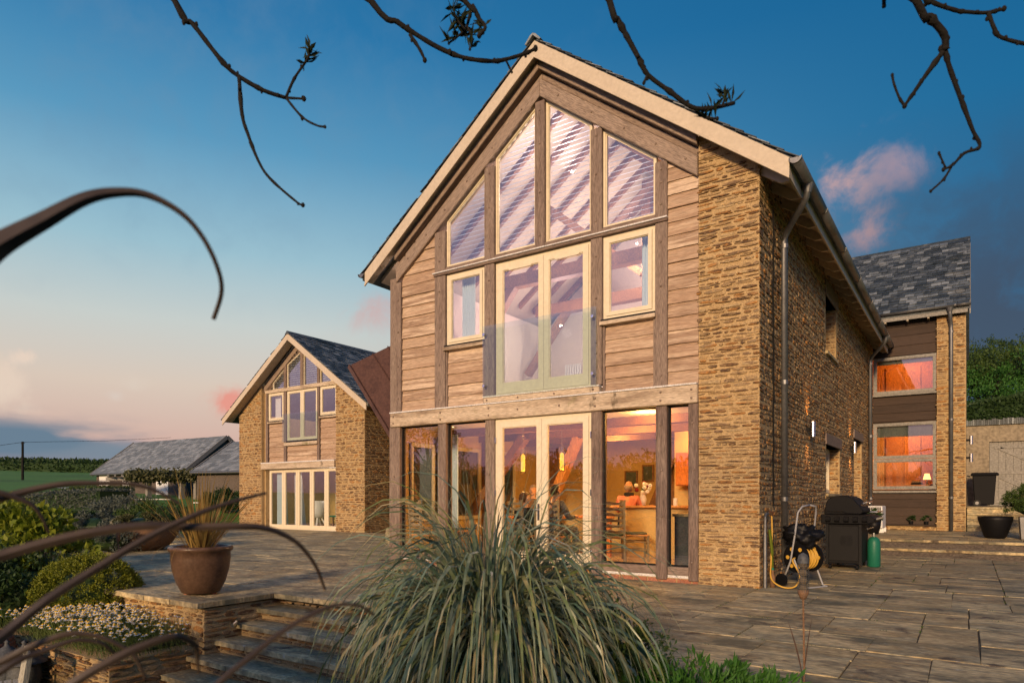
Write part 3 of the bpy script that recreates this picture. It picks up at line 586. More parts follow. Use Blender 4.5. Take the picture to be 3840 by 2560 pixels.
B('balcony_sill', 'oak_pale', H, (-6.915, -4.695, YF - .06, YF + .1, 2.846, 2.935), bevel=.008); flashing(-6.92, -4.69, 2.936, YF - .064)
bolts(H, [(x, YF - .06, 2.89) for x in (-6.84, -6.2, -5.5, -4.8)])
# upper posts
B('corner_post', 'oak_v', H, (-9.18, -9.005, YF - .02, YF + .16, 2.845, 5.40), bevel=.01); B('corner_post', 'oak_v', H, (-9.004, -8.875, YF - .045, YF + .1, 2.845, 5.30), bevel=.01)
bolts(H, [(-8.94, YF - .045, z) for z in (3.1, 3.7, 4.35, 4.95)])
UP = [(-8.05, -7.80), (-6.92, -6.71), (-4.86, -4.665), (-3.80, -3.612)]
for i, (a, b) in enumerate(UP):
    z0 = 2.96 if i in (1, 2) else 2.845
    B('post', 'oak_v', H, (a, b, YF - .03, YF + .14, z0, 5.235), bevel=.01); bolts(H, [((a + b) / 2, YF - .03, z) for z in (3.0 if i in (0, 3) else 3.45, 3.62, 4.3, 4.95)])
    tp = min(rafter_u(a), rafter_u(b)) + .03
    B('post', 'oak_v', H, (a, b, YF - .03, YF + .14, 5.245 if i in (0, 3) else 5.30, tp), bevel=.01); bolts(H, [((a + b) / 2, YF - .03, z) for z in (5.5, 5.5 + (tp - 5.5) * .5, tp - .12)])
B('post', 'oak_v', H, (-5.885, -5.70, YF - .03, YF + .14, 5.30, 7.70), bevel=.01); bolts(H, [(-5.79, YF - .03, z) for z in (5.5, 6.2, 7.0, 7.55)])
for a, b in ((-7.80, -6.92), (-6.71, -5.885), (-5.70, -4.86), (-4.665, -3.80)): B('sill_rail', 'oak_h', H, (a + .002, b - .002, YF - .02, YF + .13, 5.30, 5.372), bevel=.006)
B('mid_rail', 'oak_h', H, (-8.06, -3.605, YF - .05, YF + .1, 5.236, 5.278), bevel=.006); flashing(-8.07, -3.60, 5.2785, YF - .06)
# gable glazing and blinds
GW = [(-7.80, -6.92), (-6.71, -5.885), (-5.70, -4.86), (-4.665, -3.80)]
for a, b in GW:
    g = window(H, [(a, 5.373), (b, 5.373), (b, rafter_u(b) + .01), (a, rafter_u(a) + .01)], YF + .03, .035, .06, 'cream')
    z = 5.47
    while z < max(rafter_u(a), rafter_u(b)) - .12:
        xa, xb = a + .05, b - .05
        if a < X0: xa = max(xa, X0 - (7.70 - z) / .768 + .06)
        else: xb = min(xb, X0 + (7.70 - z) / .768 - .06)
        if xb - xa > .06: MB().hull8([(xa, YF + .12, z), (xb, YF + .12, z), (xb, YF + .175, z + .022), (xa, YF + .175, z + .022)], [(xa, YF + .12, z + .005), (xb, YF + .12, z + .005), (xb, YF + .175, z + .027), (xa, YF + .175, z + .027)]).build('blind_slat', 'blind', H)
        z += .078
# big rafters under the verge: two bands each side, proud of one another
def rake(name, mat, lo, hi, y0, y1, xl, xr, parent=H, both=(1, 1)):
    # lo, hi: heights at the ridge; band follows the slope between xl (left) and xr (right)
    s = .768
    if both[0]: MB().prism([(xl, lo - s * (X0 - xl)), (X0 - .001, lo), (X0 - .001, hi), (xl, hi - s * (X0 - xl))], y0, y1).build(name, mat + 'l', parent, bevel=.01)
    if both[1]: MB().prism([(X0 + .001, lo), (xr, lo - s * (xr - X0)), (xr, hi - s * (xr - X0)), (X0 + .001, hi)], y0, y1).build(name, mat + 'r', parent, bevel=.01)
rake('principal_rafter', 'oak_d', 7.76, 8.045, YF - .06, YF + .16, -8.99, -3.157)
rake('upper_rafter', 'oak_d', 8.06, 8.175, YF + .02, YF + .14, -9.0, -3.157)
rake('top_rafter', 'oak_d', 8.192, 8.34, YF - .09, YF + .12, -9.0, -3.157)
bolts(H, [(X0 + s * d, YF - .06, 7.92 - .768 * d) for s in (-1, 1) for d in (.35, .95, 1.5, 2.0, 2.45) ] + [(X0 - 2.9, YF - .06, 7.92 - .768 * 2.9)])
# barge boards, soffit and roof
def rake2(name, mat, o0, o1, y0, y1, xl=-9.66, xr=-1.90):
    for x in (xl, xr): MB().prism([(X0, ZR - o0), (x, roof(x, o0)), (x, roof(x, o1)), (X0, ZR - o1)], y0, y1).build(name, mat, H, bevel=.004)
rake2('barge_board', 'barge', .05, .30, YB, YB + .03); rake2('barge_fillet', 'barge', .28, .325, YB - .014, YB + .016)
for s, xe in ((-1, -9.66), (1, -1.90)):
    n = 24
    for i in range(n):                                   # soffit boards between barge and wall
        a, b = X0 + (xe - X0) * i / n, X0 + (xe - X0) * (i + 1) / n - s * .006
        MB().prism([(a, roof(a, .235)), (b, roof(b, .235)), (b, roof(b, .215)), (a, roof(a, .215))], YB + .031, YF - .016).build('soffit_board', 'barge', H)
MB().prism([(-9.75, roof(-9.75, .12)), (X0, ZR - .12), (-1.86, roof(-1.86, .12)), (-1.86, roof(-1.86, .02)), (X0, ZR - .02), (-9.75, roof(-9.75, .02))], YB + .031, YE + .6).build('roof_deck', 'slate', H)
pit = math.atan(SL); sl = 3.98 / math.cos(pit)
MB().prism([(-9.6, roof(-9.6, .212)), (X0, ZR - .212), (-1.95, roof(-1.95, .212)), (-1.95, roof(-1.95, .13)), (X0, ZR - .13), (-9.6, roof(-9.6, .13))], YF + .165, YE + .4).build('roof_lining', 'barge', H)
slates(H, (-1.80, YB - .02, roof(-1.80, .02)), (0, 1, 0), (-math.cos(pit), 0, math.sin(pit)), 13.4, sl, .22, (.22, .34), 0)
slates(H, (-9.76, YB - .02, roof(-9.76, .02)), (0, 1, 0), (math.cos(pit), 0, math.sin(pit)), 13.4, sl, .22, (.22, .34), 0)
y = YB - .05
while y < YE:
    MB().prism([(X0 - .15, ZR - .09), (X0 - .05, ZR + .02), (X0, ZR + .045), (X0 + .05, ZR + .02), (X0 + .15, ZR - .09), (X0 + .12, ZR - .1), (X0, ZR + .012), (X0 - .12, ZR - .1)], y, y + .44).build('ridge_tile', 'slate', H); y += .45
# eaves on the yard side: rafter tails, fascia, gutter, downpipes
y = YF + .05
while y < YE - .1:
    MB().prism([(XC - .02, roof(XC, .215)), (XC - .02, roof(XC, .37)), (-2.06, roof(-2.06, .36)), (-1.945, roof(-1.945, .27)), (-1.945, roof(-1.945, .215))], y, y + .055).build('rafter_tail', 'barge', H); y += .6
MB().prism([(XC + .01, roof(XC + .01, .213)), (-1.93, roof(-1.93, .213)), (-1.93, roof(-1.93, .206)), (XC + .01, roof(XC + .01, .206))], YF + .0, YE).build('eaves_soffit', 'barge', H)
y = YF - .2
B('fascia', 'barge', H, (-1.93, -1.905, YF - .19, YE - .3, roof(-1.92, .30), roof(-1.92, .13)))
def gutter(parent, x, z, y0, y1, r=.075, axis='y', seg=1.9):
    a = y0
    prof = [(math.cos(t), math.sin(t)) for t in [math.pi + math.pi * i / 10 for i in range(11)]]
    while a < y1 - .05:
        b = min(a + seg, y1); vs = []
        m = MB()
        for t in (a, b - .004):
            for k in (r, r * .93): vs += [((x + c * k, t, z + s_ * k) if axis == 'y' else (t, x + c * k, z + s_ * k)) for c, s_ in prof]
        n = 11; fs = []
        for i in range(n - 1): fs += [(i, i + 1, 2 * n + i + 1, 2 * n + i), (n + i, 3 * n + i, 3 * n + i + 1, n + i + 1), (i, n + i, n + i + 1, i + 1), (2 * n + i, 2 * n + i + 1, 3 * n + i + 1, 3 * n + i)]
        m.add(vs, fs); m.build('gutter', 'zinc', parent, smooth=True)
        m = MB(); vs = []
        for t in (a - .02, a + .02):
            for k in (r * 1.08, r * 1.0): vs += [((x + c * k, t, z + s_ * k) if axis == 'y' else (t, x + c * k, z + s_ * k)) for c, s_ in prof]
        m.add(vs, fs); m.build('gutter_joint', 'zinc', parent); a = b
    for t in (y0, y1 - .004):
        m = MB(); vs = [((x + c * r, t, z + s_ * r) if axis == 'y' else (t, x + c * r, z + s_ * r)) for c, s_ in prof]; m.add(vs, [tuple(range(11))]); m.build('gutter_end', 'zinc', parent)
GX, GZ = -1.825, 5.56
gutter(H, GX, GZ, YB - .01, YE - .35)
gutter(H, -9.74, 5.56, YB - .01, YB + 3.0)
def downpipe(parent, top, wall, zb, r=.045):
    (tx, ty, tz), (wx, wy) = top, wall; pts = [(tx, ty, tz), (tx, ty, tz - .10)]
    for i in range(1, 7):
        t = i / 7; s_ = t * t * (3 - 2 * t); pts.append((tx + (wx - tx) * s_, ty + (wy - ty) * s_, tz - .10 - .42 * t))
    pts += [(wx, wy, tz - .56), (wx, wy, zb)]
    o = MB().tube(pts, r, 12).build('downpipe', 'zinc', parent, smooth=True)
    for z in (tz - .62, (tz + zb) / 2, zb + .9): MB().lathe([(r * 1.01, -.03), (r * 1.16, -.03), (r * 1.16, .03), (r * 1.01, .03)], 12, (wx, wy, z)).build('pipe_bracket', 'zinc', o)
    MB().lathe([(r * 1.05, -.12), (r * 1.9, 0)], 12, (tx, ty, tz)).build('outlet', 'zinc', o); return o
downpipe(H, (GX, YF + .55, GZ - .05), (XC + .10, YF + 1.02), .3); downpipe(H, (GX, 20.3, GZ - .05), (XC + .10, 20.75), .3)
m = MB(); zz = 5.3
pts = []
while zz > 1.0: pts.append((XC + .028 + rd.uniform(0, .012), YF + .62 + rd.uniform(-.02, .02), zz)); zz -= .12
m.tube(pts, .012, 5).build('creeper_stem', 'bark', H)
# cladding
boards(H, -8.874, -8.053, 2.845, 6.1, YF + .02, top=lambda x: rafter_u(x) + .02)
boards(H, -3.61, -3.158, 2.845, 6.4, YF + .02, top=lambda x: rafter_u(x) + .02)
for a, b in ((-7.798, -6.925), (-4.66, -3.803)):
    boards(H, a + .04, b - .035, 2.845, 3.86, YF + .03)
    B('batten', 'oak_v', H, (a, a + .036, YF - .005, YF + .06, 2.846, 3.86)); B('batten', 'oak_v', H, (b - .032, b, YF - .005, YF + .06, 2.846, 3.86))
    B('window_sill', 'oak_pale', H, (a - .03, b + .02, YF - .075, YF + .1, 3.861, 3.92), bevel=.006); B('sill_flashing', 'charcoal', H, (a - .02, b + .01, YF - .04, YF + .1, 3.921, 3.955))
def casement(x0, x1, z0, z1, y, parent=H):
    m = MB(); p = rect(x0, x1, z0, z1); ring(m, p, inset(p, .045), y, y + .08)
    ring(m, inset(p, .050), inset(p, .105), y - .012, y + .05); ring(m, inset(p, .104), inset(p, .116), y + .004, y + .045)
    o = m.build('window', 'cream', parent); MB().add([(u, y + .02, v) for u, v in inset(p, .10)], [(0, 1, 2, 3)]).build('pane', 'glass', o); return o
casement(-7.785, -6.935, 3.957, 5.225, YF + .012); casement(-4.655, -3.81, 3.957, 5.225, YF + .012)
# upper french doors with the glass balustrade
def doorset(x0, x1, z0, z1, y, split, rail, n=2):
    fr = MB(); ring(fr, rect(x0, x1, z0, z1), inset(rect(x0, x1, z0, z1), .045), y, y + .08); fo = fr.build('door_frame', 'cream', H)
    for a, b in ((x0 + .048, split - .003), (split + .003, x1 - .048)):
        m = MB(); ou = rect(a, b, z0 + .03, z1 - .048); i1 = rect(a + .095, b - .095, z0 + .03 + rail, z1 - .048 - .10); ring(m, ou, i1, y - .012, y + .045)
        ring(m, rect(a + .093, b - .093, z0 + .028 + rail, z1 - .146), rect(a + .107, b - .107, z0 + .042 + rail, z1 - .16), y + .0, y + .04)
        d = m.build('door', 'cream', H); g = MB(); g.add([(u, y + .02, v) for u, v in rect(a + .09, b - .09, z0 + .03 + rail, z1 - .14)], [(0, 1, 2, 3)]); g.build('pane', 'glass', d)
    return fo
doorset(-6.70, -4.865, 2.962, 5.232, YF + .02, -5.735, .17)
for x in (-6.2, -5.3): B('trickle_vent', 'cream', H, (x - .22, x + .22, YF + .002, YF + .02, 5.06, 5.085))
doorset(-6.695, -4.853, .10, 2.556, YF - .0, -5.76, .20)
d_ = MB().box(-5.84, -5.80, YF - .02, YF - .008, .85, 1.12); d_.tube([(-5.82, YF - .02, 1.02), (-5.82, YF - .06, 1.02), (-5.95, YF - .06, 1.02)], .010, 8); d_.build('door_handle', 'steel', H)
for x, s_ in ((-6.69, 1), (-4.86, -1)):
    for z in (.4, 1.3, 2.2): MB().tube([(x, YF - .02, z - .05), (x, YF - .02, z + .05)], .012, 8).build('hinge', 'steel', H)
bg_ = MB().add([(-6.905, YF - .1, 2.95), (-4.725, YF - .1, 2.95), (-4.725, YF - .1, 4.158), (-6.905, YF - .1, 4.158)], [(0, 1, 2, 3)]).build('balcony_glass', 'glass_rail', H)
for x in (-6.865, -4.785):
    for z in (3.13, 4.01): MB().tube([(x, YF - .03, z), (x, YF - .125, z)], .025, 12).build('glass_fixing', 'steel', H, smooth=False)
# inside of the house: floors, walls, ceilings, timbers (all in view through the glass)
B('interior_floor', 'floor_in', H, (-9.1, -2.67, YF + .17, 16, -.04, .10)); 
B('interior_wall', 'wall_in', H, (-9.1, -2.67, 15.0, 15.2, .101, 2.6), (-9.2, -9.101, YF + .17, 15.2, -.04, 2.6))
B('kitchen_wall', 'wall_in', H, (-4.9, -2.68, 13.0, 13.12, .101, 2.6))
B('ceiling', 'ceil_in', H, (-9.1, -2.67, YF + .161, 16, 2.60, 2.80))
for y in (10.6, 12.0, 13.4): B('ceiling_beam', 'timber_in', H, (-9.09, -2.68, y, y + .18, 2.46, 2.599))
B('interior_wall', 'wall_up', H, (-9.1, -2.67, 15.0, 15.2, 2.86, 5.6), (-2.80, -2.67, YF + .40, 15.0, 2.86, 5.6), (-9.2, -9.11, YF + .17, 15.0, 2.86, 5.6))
MB().prism([(-9.1, 5.601), (-2.67, 5.601), (-3.2, 6.4), (X0, 8.38), (-8.4, 6.35)], 15.0, 15.2).build('gable_wall', 'wall_up', H)
B('upper_floor', 'floor_in', H, (-9.1, -2.67, YF + .161, 15.2, 2.801, 2.86))
y = YF + .45
while y < 15:
    for s, xe in ((-1, -9.0), (1, -2.7)):
        MB().prism([(X0, ZR - .213), (xe, roof(xe, .213)), (xe, roof(xe, .34)), (X0, ZR - .34)], y, y + .09).build('inner_rafter', 'timber_in', H)
    y += .62
for y in (11.4, 13.6):
    B('tie_beam', 'timber_in', H, (-8.6, -2.95, y, y + .2, 5.55, 5.8)); B('king_post', 'timber_in', H, (X0 - .1, X0 + .1, y + .02, y + .18, 5.801, 8.1))
    for s in (-1, 1):
        MB().bar((X0 + s * .1, y + .1, 6.1), (X0 + s * 1.35, y + .1, 7.15), .14, .18, (0, 1, 0)).build('roof_brace', 'timber_in', H); MB().bar((X0 + s * 3.1, y + .1, 4.2), (X0 + s * 2.0, y + .1, 5.6), .14, .18, (0, 1, 0)).build('wall_brace', 'timber_in', H)
MB().bar((-8.95, 11.6, .9), (-7.6, 11.6, 2.46), .16, .2, (0, 1, 0)).build('knee_brace', 'timber_in', H); MB().bar((-5.9, 14.2, .9), (-5.2, 14.2, 2.46), .16, .2, (0, 1, 0)).build('knee_brace', 'timber_in', H); MB().bar((-7.35, 12.1, .9), (-6.6, 12.1, 2.46), .16, .2, (0, 1, 0)).build('knee_brace', 'pine', H)
for x in (-8.6, -5.5): B('inner_post', 'timber_in', H, (x, x + .18, 14.2, 14.38, .101, 2.46))

# ================================================================== REAR WING
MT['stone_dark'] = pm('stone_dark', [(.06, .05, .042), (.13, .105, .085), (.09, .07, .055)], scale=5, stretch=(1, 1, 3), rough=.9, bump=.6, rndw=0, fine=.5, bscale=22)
W = thing('rear_wing', 'slate roofed stone and dark boarded wing with orange lit windows', 'house', (-1.2, 24, .3))
YW = 22.18
for a, b, nm in ((-.73, -.06, 'corner_pier'),):
    o = B(nm, 'mortar', W, (a, b, YW - .10, YW + .5, .2, 6.42)); lay_stones(o, stone_rows(a, b, .22, 6.4, (.045, .085), (.10, .30)), lambda u, d, z: (u, YW - .10 - d, z), 120)
B('plinth', 'mortar', W, (XC + .0, -.731, YW - .04, YW + .3, .2, .42)); lay_stones(W, stone_rows(XC + .01, -.74, .25, .42, (.05, .08), (.12, .3)), lambda u, d, z: (u, YW - .04 - d, z), 12, stuff_name='plinth_stones')
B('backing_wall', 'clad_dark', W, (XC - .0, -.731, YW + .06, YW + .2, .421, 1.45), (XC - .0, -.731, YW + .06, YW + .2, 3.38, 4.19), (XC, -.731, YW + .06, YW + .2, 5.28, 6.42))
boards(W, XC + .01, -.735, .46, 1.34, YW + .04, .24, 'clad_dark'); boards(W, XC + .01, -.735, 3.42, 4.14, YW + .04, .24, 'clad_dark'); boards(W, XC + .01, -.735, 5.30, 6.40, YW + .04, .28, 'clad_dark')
B('ledge', 'clad_dark', W, (XC + .005, -.735, YW - .12, YW + .06, .425, .455)); B('sill', 'door_grey', W, (XC + .005, -.735, YW - .07, YW + .06, 1.36, 1.42)); B('sill', 'door_grey', W, (XC + .005, -.735, YW - .07, YW + .06, 4.15, 4.2))
for z0, z1 in ((4.21, 5.27), (2.34, 3.37), (1.46, 2.33)): window(W, rect(XC + .02, -.74, z0, z1), YW - .03, .075, .08, 'door_grey')
B('side_wall', 'mortar', W, (-.40, -.061, YW + .501, 30.0, .2, 6.42))
B('end_wall', 'mortar', W, (-6, -.401, 29.8, 30.0, .2, 6.4))
ZW, YRg = 6.50, 26.2; SW = (9.62 - ZW) / (YRg - YW + .28)
pw = math.atan(SW); lw = (YRg - YW + .30) / math.cos(pw)
ya = YW - .30
MB().prism([(ya, ZW - .04), (YRg, 9.58), (30.3, ZW - .02), (30.3, ZW - .14), (YRg, 9.46), (ya, ZW - .16)], -9, .02, 'x').build('roof_deck', 'slate', W)
MB().prism([(ya + .04, ZW - .162), (YRg, 9.455), (YRg, 9.25), (ya + .04, ZW - .30)], .022, .05, 'x').build('barge_board', 'door_grey', W)
slates(W, (-5.0, ya - .03, ZW - .04), (1, 0, 0), (0, math.cos(pw), math.sin(pw)), 5.04, lw, .20, (.17, .30), 300)
MB().prism([(YRg - .13, 9.50), (YRg, 9.66), (YRg + .13, 9.50)], -6, .05, 'x').build('ridge_tile', 'slate', W)
gutter(W, ya - .055, ZW - .04, -2.2, .06, .06, 'x'); B('fascia', 'door_grey', W, (-2.3, -.02, ya + .005, ya + .03, ZW - .26, ZW - .08))
for x in (-2.0, -1.45, -.95, -.45): B('rafter_tail', 'barge', W, (x, x + .05, ya + .031, YW - .02, ZW - .29, ZW - .17))
downpipe(W, (-.42, ya - .055, ZW - .1), (-.395, YW - .19), .32, .048)
# rooms behind the wing's windows
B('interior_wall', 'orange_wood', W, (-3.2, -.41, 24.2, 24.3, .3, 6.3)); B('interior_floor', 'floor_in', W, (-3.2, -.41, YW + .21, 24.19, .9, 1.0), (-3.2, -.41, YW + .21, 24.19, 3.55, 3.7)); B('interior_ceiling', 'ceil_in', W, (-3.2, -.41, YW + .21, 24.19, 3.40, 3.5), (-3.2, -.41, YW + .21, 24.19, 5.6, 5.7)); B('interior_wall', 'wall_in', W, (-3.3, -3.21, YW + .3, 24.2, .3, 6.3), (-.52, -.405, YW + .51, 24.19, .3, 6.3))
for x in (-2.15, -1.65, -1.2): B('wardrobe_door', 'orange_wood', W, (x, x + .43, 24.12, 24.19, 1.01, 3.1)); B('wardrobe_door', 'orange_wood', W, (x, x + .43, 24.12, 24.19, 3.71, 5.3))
B('door_jamb', 'pine', W, (-2.6, -2.2, 24.08, 24.19, 1.01, 3.3))
B('roller_blind', 'leaf_grey', W, (XC + .11, -.83, YW + .10, YW + .12, 2.98, 3.30)); B('roller_blind', 'leaf_grey', W, (XC + .11, -.83, YW + .10, YW + .12, 5.08, 5.2))
lamp('wing_ceiling_light', (-1.5, 23.2, 3.2), 70, (1, .46, .12), .1, W); lamp('wing_ceiling_light', (-1.5, 23.2, 5.4), 60, (1, .44, .11), .1, W)
t = thing('table_lamp', 'small lit table lamp on a chest behind the wing window', 'lamp', (-1.0, 22.9, 1.5)); B('chest', 'orange_wood', W, (-1.55, -.6, 22.7, 23.1, 1.0, 1.60)); MB().lathe([(.05, .10), (.015, .12), (.012, .25)], 10, (-1.0, 22.9, 1.5)).build('stem', 'iron', t); MB().lathe([(.10, .25), (.06, .42)], 12, (-1.0, 22.9, 1.5)).build('shade', emit('shade_glow', (1, .55, .15), 3), t)
for i, (x, ww, hh) in enumerate(((-1.40, .30, .05), (-1.38, .26, .04))): tag(B('folded_blanket', 'timber_in' if i else 'charcoal', None, (x, x + ww, 22.75, 22.95, 1.602 + i * .052, 1.65 + i * .05), bevel=.012), ('dark', 'brown')[i] + ' folded blanket on the chest behind the wing window', 'blanket', None)

# upper yard, garage, steps
yard = struct(B('upper_yard', 'slab', None, (-.05, 12, 23.66, 30, .2, .95)))
terr = thing('terrace_steps', 'two long stone steps up to the terrace by the rear wing', 'steps', (-.2, 17, 0))
for k, (y0, z) in enumerate(((16.25, .15), (17.05, .30))):
    B('riser', 'stone_dark', terr, (XC, 1.15, y0 + .03, y0 + 1.2 if k == 0 else 22.1, -.04, z - .05)); x = XC + .0  # dark riser stone also stands in for the shade on these steps
    while x < 1.15:
        L = min(rd.uniform(.55, .95), 1.17 - x); 
        flag(x + .004, x + L - .004, y0, y0 + .42, z, .05, rd).build('tread', 'slab', terr); x += L
tq = random.Random(9); y = 17.475
while y < 22.05:
    x = XC + .01; wy = min(tq.uniform(.5, .8), 22.08 - y)
    while x < 4.0:
        L = tq.uniform(.55, 1.0); flag(x + .006, x + L - .006, y + .006, y + wy - .006, .30 + tq.uniform(-.004, .004), .05, tq).build('paving_slab', 'slab', terr); x += L
    y += wy
B('terrace_bed', 'joint', terr, (1.151, 4.1, 17.1, 22.1, -.3, .26))
gs = thing('garage_steps', 'short stone steps climbing past the wing to the garage yard', 'steps', (.5, 22.5, .3))
for k in range(1, 5): 
    B('step', 'slab', gs, (-.04, 1.6, 21.9 + .35 * k, 23.6, .3 + .16 * (k - 1), .3 + .16 * k - .045)); flag(-.03, .75, 21.87 + .35 * k, 22.24 + .35 * k, .3 + .16 * k, .044, tq).build('tread', 'slab', gs); flag(.76, 1.62, 21.87 + .35 * k, 22.24 + .35 * k, .3 + .16 * k, .044, tq).build('tread', 'slab', gs)
G = thing('garage', 'low rendered garage with a grey ledged and braced door', 'garage', (3, 27, .95))
YG = 27.0
B('wall', 'render', G, (-2.5, .56, YG, YG + .3, .9, 3.60), (.561, 4.4, YG, YG + .3, 3.05, 3.60), (4.401, 9, YG, YG + .3, .9, 3.6), (-2.5, 9, YG + .301, YG + 4, .9, 3.55))
x = -2.5
while x < 9: B('coping_slate', 'slate', G, (x, x + .05, YG - .08, YG + .5, 3.601, 3.78 + rd.uniform(-.02, .03))); x += .058 if x < 3 else .4
dr = B('door', 'door_grey', G, (.57, 2.45, YG + .08, YG + .12, .96, 3.04)); 
for z in (1.05, 1.98, 2.82): B('ledge', 'door_grey', dr, (.70, 2.40, YG + .055, YG + .08, z, z + .1))
for z in (1.15, 2.08): MB().bar((.85, YG + .065, z + .75), (2.1, YG + .065, z + .05), .02, .10, (0, 0, 1)).build('brace', 'door_grey', dr)
for x in (.8, 1.0, 1.2, 1.4, 1.6): B('board_joint', 'charcoal', dr, (x, x + .006, YG + .076, YG + .081, .96, 3.04))
for i, z in enumerate((2.85, 2.35)):
    t = thing('wall_light', ('upper', 'lower')[i] + ' steel cylinder light on the wing corner facing the garage', 'lamp', (.05, 23.0, z)); MB().lathe([(.0001, 0), (.045, 0), (.045, .24), (.0001, .24)], 14, (.06, 23.0, z - .12)).build('body', 'steel', t, smooth=False); B('bracket', 'charcoal', t, (-.06, .03, 22.98, 23.02, z - .03, z + .03))

# ================================================================== wall lights on the side wall (lit)
for i, (y, lab) in enumerate(((12.47, 'lit steel up and down light on side wall between downpipe and lintel'), (17.57, 'lit steel up and down light beside the far yard doorway'))):
    t = thing('wall_light', lab, 'lamp', (XC, y, 2.4)); B('bracket', 'charcoal', t, (XC, XC + .06, y - .03, y + .03, 2.37, 2.43))
    MB().lathe([(.04, .0), (.045, 0), (.045, .26), (.04, .26), (.04, .2), (.0001, .2)], 16, (XC + .105, y, 2.27)).build('body', 'steel', t)
    for z, s_ in ((2.55, 1), (2.25, -1)): lamp('wall_light_beam', (XC + .105, y, z), 16, (1, .45, .13), .03, t, R(80), (XC + .06, y, z + s_))

# ================================================================== FAR HOUSE
Fh = thing('far_house', 'smaller gabled stone house with bifold doors across the patio', 'house', (-21, 18, 0))
FY = 16.4; FX0 = -21.1; FS = .70; FR = 7.42
def froof(x, o=0): return FR - o - FS * abs(x - FX0)
fl_ = B('left_pier', 'mortar', Fh, (-24.74, -23.27, FY, FY + .4, -.1, 4.7)); MB().prism([(-24.74, 4.701), (-23.27, 4.701), (-23.27, froof(-23.27, .22)), (-24.74, froof(-24.74, .22))], FY, FY + .4).build('pier_head', 'mortar', Fh)
fr_ = B('right_pier', 'mortar', Fh, (-18.89, -17.42, FY, FY + .4, -.1, 4.7)); MB().prism([(-18.89, 4.701), (-17.42, 4.701), (-17.42, froof(-17.42, .22)), (-18.89, froof(-18.89, .22))], FY, FY + .4).build('pier_head', 'mortar', Fh)
okf = lambda u, z, a, b: z + b / 2 < min(froof(u - a / 2, .25), froof(u + a / 2, .25))
lay_stones(fl_, stone_rows(-24.74, -23.27, -.02, 5.7, (.05, .10), (.12, .34), okf), lambda u, d, z: (u, FY - d, z), 0)
lay_stones(fr_, stone_rows(-18.89, -17.42, -.02, 5.7, (.05, .10), (.12, .34), okf), lambda u, d, z: (u, FY - d, z), 0)
fs_ = B('side_wall', 'mortar', Fh, (-17.76, -17.42, FY + .401, 26, -.1, 4.66)); lay_stones(fs_, stone_rows(FY, 21, -.02, 4.6, (.05, .10), (.12, .34)), lambda u, d, z: (-17.42 + d, u, z), 0)
B('side_wall', 'mortar', Fh, (-24.74, -24.4, FY + .401, 26, -.1, 4.66)); B('back_wall', 'wall_in', Fh, (-24.39, -17.77, 20.5, 20.7, 0, 7.2 if 0 else 4.66)); MB().prism([(-24.39, 4.661), (-17.77, 4.661), (FX0, 7.0)], 20.5, 20.7).build('back_gable', 'wall_up', Fh)
B('reveal_wall', 'mortar', Fh, (-23.269, -23.2, FY + .15, FY + .4, 0, 5.4))
for x in (-25.3, -16.9): MB().prism([(FX0, FR - .05), (x, froof(x, .05)), (x, froof(x, .29)), (FX0, FR - .29)], FY - .42, FY - .39).build('barge_board', 'barge', Fh)
for s, xe in ((-1, -25.2), (1, -17.0)): MB().prism([(FX0, FR - .20), (xe, froof(xe, .20)), (xe, froof(xe, .22)), (FX0, FR - .22)], FY - .388, FY - .02).build('soffit', 'barge', Fh)
MB().prism([(-25.35, froof(-25.35, .12)), (FX0, FR - .12), (-16.85, froof(-16.85, .12)), (-16.85, froof(-16.85, .02)), (FX0, FR - .02), (-25.35, froof(-25.35, .02))], FY - .385, 27).build('roof_deck', 'slate', Fh)
fp = math.atan(FS)
slates(Fh, (-16.8, FY - .42, froof(-16.8, .02)), (0, 1, 0), (-math.cos(fp), 0, math.sin(fp)), 11, 4.3 / math.cos(fp), .2, (.2, .32), 0)
slates(Fh, (-25.4, FY - .42, froof(-25.4, .02)), (0, 1, 0), (math.cos(fp), 0, math.sin(fp)), 11, 4.3 / math.cos(fp), .2, (.2, .32), 0)
MB().prism([(FX0 - .14, FR - .08), (FX0, FR + .05), (FX0 + .14, FR - .08)], FY - .44, 27).build('ridge_tile', 'slate', Fh)
FT = FY + .12                                            # timber screen sits back between the piers
def frake(name, lo, hi, y0, y1):
    for xe in (-23.19, -18.895): 
        MB().prism([(FX0, lo), (xe, lo - FS * abs(xe - FX0)), (xe, hi - FS * abs(xe - FX0)), (FX0, hi)], y0, y1).build(name, 'oak_d', Fh)
frake('principal_rafter', 6.86, 7.08, FT - .06, FT + .12); frake('upper_rafter', 7.082, 7.22, FT - .02, FT + .1)
fu = lambda x: 6.87 - FS * abs(x - FX0)
for a, b in ((-23.1, -22.96), (-21.97, -21.82), (-20.01, -19.88)):
    B('post', 'oak_v', Fh, (a, b, FT - .05, FT + .1, 2.61, 5.33))
for a, b in ((-21.97, -21.81), (-20.98, -20.83), (-20.01, -19.88)): B('post', 'oak_v', Fh, (a, b, FT - .05, FT + .1, 5.461, max(fu(a), fu(b)) - .02))
B('mid_rail', 'oak_pale', Fh, (-23.1, -18.90, FT - .08, FT + .08, 5.335, 5.46))
B('beam', 'oak_pale', Fh, (-23.2, -18.895, FT - .20, FT + .1, 2.34, 2.56)); B('flashing', 'lead', Fh, (-23.2, -18.895, FT - .21, FT + .1, 2.561, 2.60))
